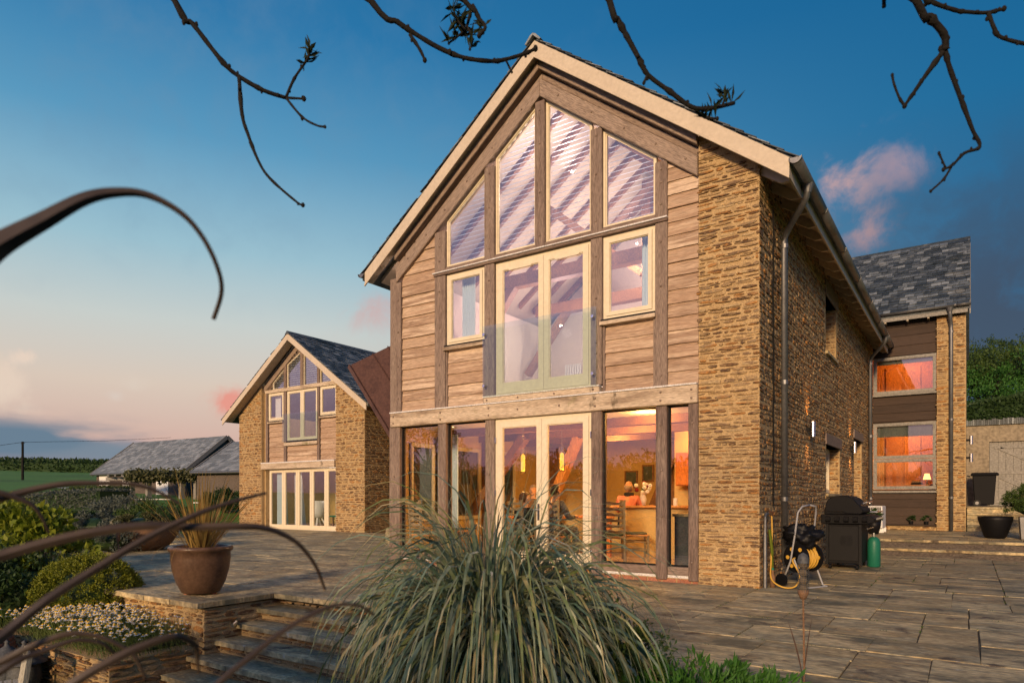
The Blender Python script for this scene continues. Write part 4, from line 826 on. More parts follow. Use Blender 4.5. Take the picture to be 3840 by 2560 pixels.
for a, b in ((-22.7, -21.97), (-21.81, -20.98), (-20.83, -20.01), (-19.88, -19.1)):
    za, zb_ = fu(a) - .01, fu(b) - .01
    poly = [(a, 5.462), (b, 5.462), (b, zb_), (a, za)]
    if za < 5.6: poly = [(FX0 - (6.86 - 5.50) / FS, 5.462), (b, 5.462), (b, zb_)]
    if zb_ < 5.6: poly = [(a, 5.462), (FX0 + (6.86 - 5.50) / FS, 5.462), (a, za)]
    window(Fh, poly, FT, .03, .05, 'cream', lip=False)
    z = 5.56
    while z < max(za, zb_) - .1:
        xa, xb = max(a + .04, FX0 - (6.78 - z) / FS), min(b - .04, FX0 + (6.78 - z) / FS)
        if xb - xa > .08: MB().hull8([(xa, FT + .08, z), (xb, FT + .08, z), (xb, FT + .13, z + .02), (xa, FT + .13, z + .02)], [(xa, FT + .08, z + .006), (xb, FT + .08, z + .006), (xb, FT + .13, z + .026), (xa, FT + .13, z + .026)]).build('blind_slat', 'blind', Fh)
        z += .085
for a, b, c, d in ((-22.94, -21.98, 4.24, 5.33), (-19.86, -18.92, 4.26, 5.33)): casement(a, b, c, d, FT - .02, Fh); B('window_sill', 'oak_pale', Fh, (a, b, FT - .10, FT + .06, c - .10, c - .045)); B('sill_flashing', 'charcoal', Fh, (a, b, FT - .07, FT + .06, c - .044, c - .003))
for a, b in ((-21.80, -20.93), (-20.92, -20.03)): window(Fh, rect(a, b, 3.42, 5.33), FT - .01, .09, .06, 'cream', 'door')
MB().add([(-21.97, FT - .12, 3.38), (-19.92, FT - .12, 3.38), (-19.92, FT - .12, 4.45), (-21.97, FT - .12, 4.45)], [(0, 1, 2, 3)]).build('balcony_glass', 'glass_rail', Fh); B('balcony_sill', 'oak_pale', Fh, (-21.9, -19.95, FT - .1, FT + .06, 3.22, 3.34)); B('sill_flashing', 'charcoal', Fh, (-21.8, -20.03, FT - .06, FT + .05, 3.342, 3.415))
B('backing_wall', 'clad', Fh, (-22.95, -18.9, FT + .05, FT + .1, 2.605, 3.30), (-22.95, -21.98, FT + .05, FT + .1, 3.301, 4.13), (-19.87, -18.9, FT + .05, FT + .1, 3.301, 4.15))
boards(Fh, -22.93, -21.99, 2.61, 4.12, FT + .02, .2); boards(Fh, -19.86, -18.91, 2.61, 4.14, FT + .02, .2); boards(Fh, -21.8, -20.03, 2.61, 3.2, FT + .02, .2)
xs = [-22.92, -22.04, -21.2, -20.38, -19.56, -18.9]
for a, b in zip(xs, xs[1:]): window(Fh, rect(a + .004, b - .004, .06, 2.31), FT, .10, .06, 'cream', 'bifold_door')
B('threshold', 'cream', Fh, (-22.93, -18.89, FT - .03, FT + .1, -.0, .058))
B('interior_floor', 'floor_in', Fh, (-24.38, -17.78, FY + .402, 20.4, -.05, .05)); B('interior_ceiling', 'ceil_in', Fh, (-24.38, -17.78, FT + .11, 20.4, 2.42, 2.6))
def curtain(parent, x0, x1, z0, z1, y, n=9, amp=.035, flare=0, mat='curtain'):
    m = MB(); k = n * 4
    for j, z in enumerate((z0, (z0 + z1) / 2, z1)):
        for i in range(k + 1):
            t = i / k; xx = x0 + (x1 - x0) * t + flare * (1 - j / 2) * t; m.v.append((xx, y + amp * math.sin(t * n * 6.2832), z))
    m.f = [(j * (k + 1) + i, j * (k + 1) + i + 1, (j + 1) * (k + 1) + i + 1, (j + 1) * (k + 1) + i) for j in range(2) for i in range(k)]; m.r = [0] * len(m.f)
    o = m.build('curtain', mat, parent, smooth=True); return o
def hang(*a, lab, grp=None, **k): return tag(curtain(None, *a, **k), lab, 'curtain', grp)
hang(-22.75, -22.2, .08, 2.3, FY + .35, lab='pale blue curtain at the bifold end by the sunlit outer pier', flare=.15)
hang(-21.85, -21.45, .08, 2.3, FY + .5, lab='gathered white curtain behind the second bifold leaf', flare=.3, mat='white')
hang(-19.3, -18.9, .08, 2.3, FY + .35, lab='pale blue curtain at the bifold end nearest the copper roof')
hang(-22.85, -22.5, 4.2, 5.3, FY + .35, lab='pale curtain in the upper window of the far house', n=5, mat='white')
hang(-7.62, -7.32, 3.95, 5.2, YF + .25, lab='pale blue curtain in the upper window beside the board cladding', n=6)
hang(-4.12, -3.86, 3.95, 5.2, YF + .25, lab='pale blue curtain in the upper window by the stone pier', n=5)
hang(-8.9, -8.55, .12, 2.5, 10.6, lab='pale striped curtain behind the corner glass of the dining room', n=7, mat='curtain')
lamp('far_room_light', (-20.9, 18.6, 2.1), 90, (1, .80, .66), .15, Fh); lamp('far_room_light', (-20.9, 18.6, 5.2), 260, (1, .72, .5), .2, Fh)
t = thing('sofa', 'dark red sofa behind the far bifold doors', 'sofa', (-19.8, 19, .05)); red = flat('red_cloth', (.30, .02, .02), .9)
B('seat', red, t, (-20.6, -19.0, 18.6, 19.4, .2, .5), bevel=.05); B('backrest', red, t, (-20.6, -19.0, 19.3, 19.6, .3, 1.2), bevel=.06)
for x in (-20.7, -19.05): B('arm', red, t, (x, x + .15, 18.6, 19.5, .1, .7), bevel=.04)
t = thing('white_armchair', 'white moulded lounge chair behind the middle bifold door', 'chair', (-21.3, 17.3, .05)); m = MB(); m.lathe([(.10, .38), (.28, .42), (.32, .62), (.30, .95), (.24, 1.05)], 18, (-21.2, 17.5, .05)); m.build('shell', 'white', t, smooth=True)
for a in (0.6, 2.2, 3.8, 5.4): MB().bar((-21.2 + .1 * math.cos(a), 17.5 + .1 * math.sin(a), .5), (-21.2 + .34 * math.cos(a), 17.5 + .34 * math.sin(a), .06), .07, .05).build('leg', 'white', t)
t = thing('low_table', 'green low table in front of the dark red sofa', 'table', (-19.7, 17.6, .05)); gt = flat('green_top', (.02, .16, .11), .5); B('table_top', gt, t, (-20.3, -19.1, 17.3, 17.9, .48, .54))
for x in (-20.2, -19.2):
    for y in (17.35, 17.8): B('leg', 'timber_in', t, (x, x + .06, y, y + .06, .05, .479))
# copper roofed link between the two houses
L = thing('copper_link', 'brown standing seam copper roof sloping between the two houses', 'building', (-13, 19, 0))
A_, Bp = Vector((-17.30, 15.6, 5.68)), Vector((-14.6, 14.9, 3.05)); E_ = Vector((3.4, 1.6, 1.6))
nA, nB = A_ + E_ * 1.6, Bp + E_ * 1.6
dn = Vector((0, .02, -.09))
MB().hull8([A_ + dn, Bp + dn, nB + dn, nA + dn], [A_, Bp, nB, nA]).build('roof_sheet', 'copper', L)
for k in range(1, 9): 
    o_ = E_ * (.18 * k + .04 * (k % 2)); MB().bar(A_ + o_ + Vector((0, 0, .02)), Bp + o_ + Vector((0, 0, .02)), .025, .05, (0, -.3, 1)).build('seam', 'copper', L)
MB().bar(A_ + Vector((0, -.02, -.02)), Bp + Vector((0, -.02, -.02)), .05, .14, (0, 0, 1)).build('verge', 'copper', L)
sof = Vector((.15, .45, -.12)); MB().hull8([A_ + dn * 2.1, Bp + dn * 2.1, Bp + sof + dn * 2.2, A_ + sof + dn * 2.2], [A_ + dn * 1.1, Bp + dn * 1.1, Bp + sof + dn * 1.2, A_ + sof + dn * 1.2]).build('soffit', 'barge', L)
MB().bar(A_ + sof + dn * 2, Bp + sof + dn * 2, .05, .16, (0, 0, 1)).build('inner_verge', 'copper', L)
lk_ = B('link_wall', 'mortar', L, (-17.4, -9.21, 19.6, 19.9, -.1, 3.4)); lay_stones(lk_, stone_rows(-17.4, -13.5, -.02, 3.3, (.05, .10), (.12, .34)), lambda u, d, z: (u, 19.6 - d, z), 0)
downpipe(Fh, (-17.30, 18.05, 4.5), (-17.32, 18.0), .1, .045)

# ================================================================== DISTANCE: barn, outbuildings, hedges, pole
def cam2w(r_, d, z): return Vector((r_ * CS - d * SN, r_ * SN + d * CS, z))
def barn(name, label, C, ax, ln, hw, ze, zr, zg, wall='stone_dark', gable='slate'):
    # C: front corner in plan (camera right, depth); ax: unit vector along the eaves; roof both sides
    t = thing(name, label, 'barn', cam2w(C[0], C[1], zg)); C = Vector(C); a = Vector(ax); p = Vector((-a.y, a.x))
    if p.y < 0: p = -p
    def P(u, v, z): q_ = C + a * u + p * v; return cam2w(q_.x, q_.y, z)
    MB().hull8([P(.15, .3, zg), P(ln - .15, .3, zg), P(ln - .15, 2 * hw - .3, zg), P(.15, 2 * hw - .3, zg)], [P(.15, .3, ze), P(ln - .15, .3, ze), P(ln - .15, 2 * hw - .3, ze), P(.15, 2 * hw - .3, ze)]).build('wall', wall, t)
    for u in (.15, ln - .35): MB().add([P(u, .3, ze), P(u, 2 * hw - .3, ze), P(u, hw, zr - .2), P(u + .2, .3, ze), P(u + .2, 2 * hw - .3, ze), P(u + .2, hw, zr - .2)], [(0, 1, 2), (3, 5, 4), (0, 3, 4, 1), (1, 4, 5, 2), (2, 5, 3, 0)]).build('gable_infill', gable, t)
    for v0 in (0, 2 * hw):
        q0 = [P(0, v0, ze), P(ln, v0, ze), P(ln, hw, zr), P(0, hw, zr)]; MB().hull8([x - Vector((0, 0, .15)) for x in q0], q0).build('roof_deck', 'slate', t)
        U = (P(1, 0, 0) - P(0, 0, 0)); V = (P(0, hw, zr) - P(0, v0, ze)); slates(t, P(0, v0, ze), U, V, ln, V.length, .26, (.28, .45), 0, mat='slate_pale')
    for u in (-.06, ln + .02):
        for v0 in (0, 2 * hw): MB().bar(P(u, v0, ze - .1), P(u, hw, zr - .06), .06, .26).build('barge_board', 'door_grey', t)
    MB().tube([P(0, -.06, ze - .08), P(ln, -.06, ze - .08)], .07, 8).build('gutter', 'zinc', t)
    return t, P
b1, P1 = barn('slate_barn', 'long low barn with grey slate roof beyond the garden hedge', (-22.07, 45), (-.857, .515), 11.65, 3.3, 3.05, 5.62, .0)
for u in (2.2, 6.4, 9.6): MB().hull8([P1(u, .24, 1.0), P1(u + 1.4, .24, 1.0), P1(u + 1.4, .31, 1.0), P1(u, .31, 1.0)], [P1(u, .24, 2.9), P1(u + 1.4, .24, 2.9), P1(u + 1.4, .31, 2.9), P1(u, .31, 2.9)]).build('window', 'white', b1)
b2, P2 = barn('low_barn', 'lower slate roofed stone building next to the far house', (-19.17, 40), (.92, -.39), 9, 3.26, 2.78, 4.8, -.3)
sh = thing('flat_shed', 'small grey flat roofed shed below the long slate barn', 'shed', cam2w(-29.5, 52, 0)); 
def Q(px_, d, z): p = cw(px_, HOR, d); return Vector((p.x, p.y, z))
MB().hull8([Q(228, 52, .2), Q(368, 52, .2), Q(368, 56, .2), Q(228, 56, .2)], [Q(228, 52, 1.65), Q(368, 52, 1.65), Q(368, 56, 1.65), Q(228, 56, 1.65)]).build('wall', 'door_grey', sh)
MB().hull8([Q(205, 51.6, 1.66), Q(372, 51.6, 1.66), Q(368, 57, 1.95), Q(215, 57, 1.95)], [Q(205, 51.6, 1.75), Q(372, 51.6, 1.75), Q(368, 57, 2.1), Q(215, 57, 2.1)]).build('roof', 'lead', sh)
for a in (262, 315): MB().hull8([Q(a, 51.95, .7), Q(a + 34, 51.95, .7), Q(a + 34, 51.99, .7), Q(a, 51.99, .7)], [Q(a, 51.95, 1.4), Q(a + 34, 51.95, 1.4), Q(a + 34, 51.99, 1.4), Q(a, 51.99, 1.4)]).build('window', 'curtain', sh)
pg = thing('pergola', 'timber pergola with climbing vine in front of the barn', 'pergola', cam2w(-24, 42, 0))
for x in (495, 557, 682, 737): MB().bar(Q(x, 41, -.2), Q(x, 41, 2.25), .26, .26, (0, 1, 0)).build('post', 'door_grey', pg)
MB().bar(Q(400, 41.2, 2.38), Q(748, 40.8, 2.38), .18, .2).build('beam', 'door_grey', pg)
for i in range(14): MB().bar(Q(405 + i * 26, 40.5, 2.55), Q(408 + i * 25, 44.5, 2.6), .09, .14).build('joist', 'door_grey', pg)
pole = thing('utility_pole', 'lone wooden utility pole standing in the green field', 'pole', cw(85, 1822, 80)); MB().tube([cw(85, 1830, 80), cw(85, 1655, 80)], [.15, .12], 8).build('shaft', 'bark', pole); MB().bar(cw(79, 1662, 80), cw(91, 1660, 80), .1, .1).build('insulator_arm', 'charcoal', pole)
tag(MB().tube([cw(-200, 1700, 75), cw(-60, 1678, 78), cw(85, 1657, 80), cw(400, 1652, 95), cw(640, 1640, 110)], .025, 5).build('overhead_wire', 'charcoal'), 'thin overhead wire running from the field pole', 'wire')
for i, (xa, xb, yy, d, lab) in enumerate(((426, 640, 1871, 38, 'glass balustrade with pale rail in front of the pergola'), (722, 893, 1884, 36, 'glass balustrade with pale rail beside the far house'))):
    t = thing('glass_balustrade', lab, 'balustrade', cw(xa, yy + 40, d)); MB().bar(cw(xa, yy, d), cw(xb, yy, d), .06, .05).build('rail', 'lead', t)
    n = 4
    for k in range(n): a, b = xa + (xb - xa) * k / n + 1, xa + (xb - xa) * (k + 1) / n - 1; MB().add([cw(a, yy + 70, d), cw(b, yy + 70, d), cw(b, yy, d), cw(a, yy, d)], [(0, 1, 2, 3)]).build('glass_panel', 'glass_rail', t)

# ================================================================== vegetation
def leaf(m, c, d, up, L, wd, r):
    s_ = d.cross(up); s_ = s_.normalized() if s_.length > 1e-6 else Vector((1, 0, 0)); mid = c + d * L * .5 + up * L * .08
    m.add([c, mid + s_ * wd * .5, c + d * L, mid - s_ * wd * .5], [(0, 1, 2, 3)], r)
def rv(q): 
    while True:
        v = Vector((q.uniform(-1, 1), q.uniform(-1, 1), q.uniform(-1, 1)))
        if .05 < v.length < 1: return v.normalized()
def foliage(c, r3, n, ls, q, clumps=30, csz=.35, low=-.4, ratio=.5, up=.3, shell=.75):
    m = MB(); c = Vector(c); cl = []
    while len(cl) < clumps:
        v = rv(q)
        if v.z < low: continue
        k = q.uniform(shell, 1.02); cl.append((Vector((v.x * r3[0], v.y * r3[1], v.z * r3[2])) * k, v, q.random(), q.uniform(.6, 1.25)))
    rr_ = min(r3)
    for i in range(n):
        p, v, h, sz = cl[i % clumps]; o = rv(q) * (q.random() ** .5) * csz * rr_ * sz
        d = (v * .8 + rv(q) * .9 + Vector((0, 0, up))).normalized(); leaf(m, c + p + o, d, rv(q), ls * q.uniform(.6, 1.3), ls * ratio * q.uniform(.7, 1.2), (h * .5 + q.random() * .5) % 1)
    return m
def shrub(name, label, c, r3, n, ls, mat, cat='shrub', seed=1, core=True, group=None, **k):
    q = random.Random(seed); t = thing(name, label, cat, (c[0], c[1], c[2] - r3[2]), 0, group)
    foliage(c, r3, n, ls, q, **k).build('foliage', mat, t)
    m = MB()
    for i in range(6):
        v = rv(q); m.tube([(c[0], c[1], c[2] - r3[2] * 1.05), (c[0] + v.x * r3[0] * .3, c[1] + v.y * r3[1] * .3, c[2] - r3[2] * .2), (c[0] + v.x * r3[0] * .7, c[1] + v.y * r3[1] * .7, c[2] + r3[2] * .4)], [.02 * r3[2] + .008, .015 * r3[2] + .006, .004], 5)
    m.build('stems', 'bark', t)
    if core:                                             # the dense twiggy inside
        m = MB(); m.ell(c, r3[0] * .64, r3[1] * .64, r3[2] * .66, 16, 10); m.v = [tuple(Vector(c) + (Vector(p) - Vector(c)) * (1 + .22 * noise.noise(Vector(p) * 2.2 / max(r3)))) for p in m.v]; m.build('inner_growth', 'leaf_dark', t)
    return t
def hedge(name, label, pts, h, wd, n, ls, mat, seed=1, zb=None, kind=None):
    q = random.Random(seed); t = thing(name, label, 'hedge', pts[0]); pts = [Vector(p) for p in pts]
    seg = [(a, b, (b - a).length) for a, b in zip(pts, pts[1:])]; tot = sum(s_[2] for s_ in seg); m = MB()
    for i in range(n):
        u = q.uniform(0, tot)
        for a, b, l_ in seg:
            if u <= l_: break
            u -= l_
        p = a.lerp(b, u / l_); sd_ = (b - a).normalized().cross(Vector((0, 0, 1))); side = q.random()
        bump_ = 1 + .22 * noise.noise(p * .45) + .12 * noise.noise(p * 1.5)
        if side < .45: o = sd_ * q.uniform(-1, 1) * wd * .5 + Vector((0, 0, h * bump_ * q.uniform(.9, 1.03))); nr = Vector((0, 0, 1))
        else: o = sd_ * (1 if q.random() < .5 else -1) * wd * .5 * q.uniform(.9, 1.1) + Vector((0, 0, h * bump_ * q.uniform(0, 1))); nr = sd_ * (1 if o.dot(sd_) > 0 else -1)
        d = (nr + rv(q)).normalized(); leaf(m, p + o, d, rv(q), ls * q.uniform(.6, 1.3), ls * .55, (.5 + .5 * noise.noise(p * .8)) * .6 + q.random() * .4)
    m.build('foliage', mat, t); c = MB()
    for a, b, l_ in seg:
        k = max(2, int(l_ / 1.2))
        for j in range(k):
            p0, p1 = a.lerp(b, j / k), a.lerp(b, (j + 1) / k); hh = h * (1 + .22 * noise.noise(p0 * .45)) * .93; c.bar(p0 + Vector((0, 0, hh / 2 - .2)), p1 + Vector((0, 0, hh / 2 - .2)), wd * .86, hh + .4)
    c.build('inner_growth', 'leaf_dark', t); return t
def gz(p, dz=0): return Vector((p.x, p.y, ground_z(p.x, p.y) + dz))
def on_g(px_, d, dz=0): p = cw(px_, HOR, d); return gz(p, dz)
# field hedgerows
hedge('field_hedge', 'dark hedgerow across the green field behind the barn', [on_g(-900, 190), on_g(-100, 180), on_g(200, 170), on_g(420, 160), on_g(800, 165)], 2.3, 3, 6000, .8, 'leaf_dark', 4)
hedge('field_hedge', 'distant hedgerow along the top of the far field', [on_g(-900, 700), on_g(0, 660), on_g(500, 640), on_g(900, 700)], 5, 8, 5000, 3.0, 'leaf_dark', 5)
# garden hedges and shrubs left of the patio
hedge('garden_hedge', 'clipped grey green hedge in front of the shed and barn', [cw(-260, 1935, 30), cw(140, 1915, 29), cw(300, 1905, 28), cw(430, 1900, 27)], .75, 1.4, 9000, .11, 'leaf_grey', 6)
hedge('garden_hedge', 'dark green hedge below the grey green one', [cw(-200, 1985, 21), cw(120, 1985, 20.5), cw(330, 1990, 20)], .55, 1.2, 8000, .08, 'leaf_dark', 8)
hedge('garden_hedge', 'bright green clipped hedge bank near the shed', [cw(230, 1905, 31), cw(440, 1890, 30)], .75, 1.6, 5000, .12, 'leaf_mid', 9)
shrub('grey_shrub', 'large rounded grey green shrub by the glass balustrade', cw(470, 1962, 22), (1.55, 1.2, .78), 9000, .085, 'leaf_grey', seed=11, clumps=70)
shrub('grey_shrub', 'small blue grey lavender mound in front of the large shrub', cw(355, 1980, 18.5), (.7, .6, .42), 4500, .065, 'leaf_grey', seed=12, clumps=40)
shrub('grey_shrub', 'blue grey lavender clump beside the rusty bowl', cw(420, 2030, 15), (.62, .55, .36), 4500, .05, 'leaf_grey', seed=13, clumps=40)
shrub('green_shrub', 'low green shrub behind the big rusty bowl', cw(590, 1950, 20), (1.3, .9, .55), 6000, .075, 'leaf_mid', seed=14, clumps=50)
shrub('green_shrub', 'dark green bush against the far house corner', cw(850, 1885, 33), (1.6, 1.0, .6), 5000, .12, 'leaf_dark', seed=15, clumps=50)
shrub('lavender', 'grey lavender mound between the lime shrub and the golden ball', cw(215, 2170, 10.5), (.95, .6, .40), 7000, .055, 'leaf_grey', seed=16, clumps=60, ratio=.2, up=.9)
shrub('golden_ball', 'dense golden green clipped ball shrub at the patio edge', cw(331, 2228, 9.1), (.70, .62, .50), 24000, .034, 'leaf_gold', seed=17, clumps=520, csz=.15, shell=.93, up=.2)
shrub('lime_shrub', 'bright lime leaved shrub above the lavender mound', cw(40, 2070, 11), (1.35, .9, .72), 2600, .15, 'leaf_lime', seed=18, clumps=60, ratio=.62, core=False)
shrub('lime_shrub', 'lower lime leaved branches reaching to the patio', cw(165, 2110, 10.4), (.8, .6, .36), 1100, .13, 'leaf_lime', seed=19, clumps=35, ratio=.62, core=False)
shrub('broadleaf_plant', 'dark broad leaved plant under the lime shrub', cw(-60, 2270, 9.6), (.85, .5, .5), 600, .26, 'leaf_mid', seed=20, clumps=30, ratio=.5, core=True)
shrub('green_shrub', 'shrubs filling the bank under the flax leaves', cw(60, 2230, 9.5), (1.2, .8, .55), 5000, .09, 'leaf_dark', seed=24, clumps=50)
shrub('fresh_fern', 'bright green fern leaved perennial at the patio edge by the feeder', cw(2650, 2640, 3.9), (.62, .34, .22), 2400, .075, 'leaf_fresh', seed=21, clumps=70, ratio=.28, up=.5, shell=.6, core=False)
shrub('fresh_fern', 'small fern leaved clump at the foot of the pampas grass', cw(2270, 2470, 4.3), (.42, .36, .30), 3200, .045, 'leaf_mid', seed=22, clumps=70, ratio=.4, shell=.6)
# chamomile
q = random.Random(31); ch = thing('chamomile_patch', 'patch of white and yellow chamomile flowers on the low wall', 'flowers', (-8.6, 3.9, -.5))
fo, pe, ce, stm = MB(), MB(), MB(), MB()
for i in range(9000):
    x = q.uniform(-10.3, -7.35); y = q.uniform(3.42, 4.32) if x < -7.5 else q.uniform(3.5, 4.2); hh = (.25 + .1 * noise.noise((x * 2, y * 2, 0))) * (1 - .35 * abs((x + 8.8) / 1.6) ** 2)
    p = Vector((x, y + q.uniform(-.08, .05), -.5 + max(.02, hh) * q.random())); d = (Vector((q.uniform(-.7, .7), q.uniform(-.9, .3), 1))).normalized(); leaf(fo, p, d, rv(q), q.uniform(.04, .09), .008, q.random())
for i in range(950):
    x = -8.85 + q.gauss(0, .72); x = min(max(x, -10.3), -7.25); y = q.uniform(3.40, 4.28); hh = q.uniform(.22, .42) * (1 - .12 * abs(x + 8.7)); b = Vector((x, y, -.5)); tp = Vector((x + q.uniform(-.10, .10), y + q.uniform(-.12, .05), -.5 + hh))
    stm.tube([b, b.lerp(tp, .5) + Vector((0, 0, .03)), tp], .0022, 3, q.random(), cap=False); n = 9; s_ = q.uniform(1.05, 1.5)
    for k in range(n):
        a = 6.2832 * k / n + q.uniform(-.2, .2); u = Vector((math.cos(a), math.sin(a), 0)); tn = Vector((-u.y, u.x, 0)); dr = q.uniform(.008, .018)
        pe.add([tp + u * .005 * s_, tp + u * .013 * s_ + tn * .0055 * s_ + Vector((0, 0, -dr * .4)), tp + u * .020 * s_ + Vector((0, 0, -dr)), tp + u * .013 * s_ - tn * .0055 * s_ + Vector((0, 0, -dr * .4))], [(0, 1, 2, 3)], q.random())
    ce.lathe([(.0085 * s_, -.002), (.007 * s_, .006 * s_), (.0001, .010 * s_)], 7, tp, q.random())
for mb, nm, mt in ((fo, 'foliage', 'chamo'), (stm, 'stems', 'chamo'), (pe, 'petals', 'petal'), (ce, 'flower_centres', 'yolk')): tag(mb.build(nm, mt, ch), kind='stuff')
# pampas grass in front of the steps
def blade(m, base, d0, L, wd, droop, q, n=9, r=0, twist=0):
    p = Vector(base); d = Vector(d0).normalized(); sd_ = d.cross(Vector((0, 0, 1))); sd_ = sd_.normalized() if sd_.length > 1e-4 else Vector((1, 0, 0)); pts = []
    for i in range(n + 1):
        t = i / n; wv = wd * (min(1, .55 + t * 3) if t < .2 else 1 - ((t - .2) / .8) ** 1.6) * .5; sd2 = (Matrix.Rotation(twist * t, 3, d) @ sd_) if twist else sd_
        pts += [p + sd2 * wv, p - sd2 * wv]; p = p + d * (L / n); d = (d + Vector((0, 0, -droop * (0.25 + t * 1.3) / n))).normalized()
    m.add(pts, [(2 * i, 2 * i + 1, 2 * i + 3, 2 * i + 2) for i in range(n)], r)
q = random.Random(77); pc = cw(1850, HOR, 4.15); pc.z = -.45
pt = thing('pampas_grass', 'big arching clump of blue green pampas grass before the french doors', 'grass plant', pc); lm, lm2 = MB(), MB()
for i in range(2300):
    a = q.uniform(0, 6.2832); rr_ = q.random() ** .6 * .24; b = pc + Vector((math.cos(a) * rr_, math.sin(a) * rr_, q.uniform(0, .1))); a2 = a + q.gauss(0, .5); le = (.04 + .26 * q.random() ** 1.5) * (.42 + rr_)
    fine_ = q.random() < .28; L = q.uniform(1.3, 2.2) if q.random() < .8 else q.uniform(.8, 1.4)
    blade(lm2 if fine_ else lm, b, (math.cos(a2) * le, math.sin(a2) * le, 1), L, q.uniform(.004, .007) if fine_ else q.uniform(.015, .040), q.uniform(5, 11.5) * (.62 if fine_ else 1), q, 14, q.random(), q.uniform(-1.6, 1.6))
tag(lm.build('broad_blades', 'pampas', pt), kind='stuff'); tag(lm2.build('fine_blades', 'pampas', pt), kind='stuff')
# bronze flax tuft behind the pampas, by the door
q = random.Random(78); fb = cw(2090, HOR, 6.4); fb.z = -.02
ft = thing('bronze_flax', 'small bronze and green flax plant rising behind the pampas grass', 'plant', fb)
for i in range(26):
    a = q.uniform(0, 6.2832); le = q.uniform(.1, .75); m = MB(); blade(m, fb + Vector((math.cos(a) * .05, math.sin(a) * .05, 0)), (math.cos(a) * le, math.sin(a) * le, 1), q.uniform(.55, .95), q.uniform(.018, .03), q.uniform(.1, .6), q, 7, q.random()); m.build('leaf', 'flax_pot', ft)
# potted flax on the patio
pot = thing('planted_pot', 'large brown glazed pot with rolled rim at the patio corner', 'pot', (-8.06, 4.80, 0))
MB().lathe([(.0001, .02), (.20, .02), (.225, .03), (.29, .16), (.335, .32), (.352, .46), (.350, .54), (.372, .55), (.382, .575), (.378, .60), (.355, .612), (.33, .605), (.325, .55), (.32, .52), (.0001, .52)], 40, (-8.06, 4.80, 0)).build('bowl', 'pot_brown', pot, smooth=True)
for a in (.4, 2.5, 4.6): B('pot_foot', 'terracotta', pot, (-8.06 + .17 * math.cos(a) - .03, -8.06 + .17 * math.cos(a) + .03, 4.80 + .17 * math.sin(a) - .03, 4.80 + .17 * math.sin(a) + .03, .003, .03))
B('soil', 'soil', pot, (-8.27, -7.85, 4.59, 5.01, .5, .535))
q = random.Random(80); fx = thing('potted_flax', 'bronze flax with spiky upright leaves growing in the brown pot', 'plant', (-8.06, 4.80, .53))
for i in range(105):
    a = q.uniform(0, 6.2832); le = q.random() ** .8 * .95; m = MB(); blade(m, Vector((-8.06 + math.cos(a) * q.uniform(.0, .14), 4.80 + math.sin(a) * q.uniform(0, .14), .53)), (math.cos(a) * le, math.sin(a) * le, 1), q.uniform(.6, 1.15), q.uniform(.016, .03), q.uniform(.05, .6), q, 7, q.random(), q.uniform(-.6, .6)); m.build('leaf', 'flax_pot', fx)
for i in range(5):
    a = q.uniform(0, 6.2832); m = MB(); blade(m, Vector((-8.06 + math.cos(a) * .3, 4.80 + math.sin(a) * .3, .58)), (math.cos(a), math.sin(a), .5), .5, .008, 4.5, q, 9, q.random()); m.build('leaf', 'flax_pot', fx)
b2_ = cw(533, HOR, 15.7)
rb = thing('rusty_bowl', 'wide rusty brown bowl planter on the far side of the patio', 'planter', (b2_.x, b2_.y, 0)); MB().lathe([(.0001, .0), (.42, .0), (.62, .14), (.76, .36), (.82, .58), (.79, .58), (.72, .5), (.0001, .5)], 36, (b2_.x, b2_.y, 0)).build('bowl', 'rust', rb, smooth=True)
shrub('bowl_plants', 'low bronze heathery plants filling the rusty bowl', (b2_.x, b2_.y, .62), (.62, .62, .20), 3500, .06, 'vine', seed=33, clumps=40)
# vine on the pergola
q = random.Random(34); vn = thing('pergola_vine', 'brownish green vine sprawling over the pergola', 'vine', cw(560, 1800, 41)); m = MB()
for i in range(4200): p = cw(q.uniform(470, 735), 1790 + q.gauss(0, 9) - 10 * math.sin(q.uniform(0, 3.14)), q.uniform(40.2, 43)); leaf(m, p, rv(q), rv(q), .22, .14, q.random())
tag(m.build('foliage', 'vine', vn), kind='stuff')
# trees on the bank behind the garage
def tree(name, label, base, hgt, cr, n, ls, mat, seed, conifer=False):
    q = random.Random(seed); t = thing(name, label, 'tree', base, 0, None); b = Vector(base); m = MB()
    m.tube([b - Vector((0, 0, .5)), b + Vector((q.uniform(-.2, .2), 0, hgt * .4)), b + Vector((q.uniform(-.3, .3), 0, hgt * .9))], [hgt * .025, hgt * .018, hgt * .006], 7).build('trunk', 'bark', t); lb = MB(); cr_ = MB()
    for i in range(16):
        z0 = hgt * q.uniform(.25, .8); a = q.uniform(0, 6.2832); k = cr * (1 - .75 * (z0 / hgt) ** 2 if conifer else 1) * q.uniform(.6, 1); tip = b + Vector((math.cos(a) * k, math.sin(a) * k, z0 + hgt * q.uniform(.02, .18)))
        lb.tube([b + Vector((0, 0, z0 * .85)), tip], [hgt * .008, hgt * .002], 5); f_ = foliage(tip, (cr * .42, cr * .42, cr * (.25 if conifer else .36)), n // 16, ls, q, 14, .5, -1, .5, .3, .3); cr_.add(f_.v, f_.f); cr_.r[-len(f_.f):] = f_.r
    f_ = foliage(b + Vector((0, 0, hgt * .72)), (cr * .6, cr * .6, hgt * .26), n // 3, ls, q, 24, .4, -1, .5, .3, .4); cr_.add(f_.v, f_.f); cr_.r[-len(f_.f):] = f_.r
    lb.build('limbs', 'bark', t); cr_.build('crown', mat, t); return t
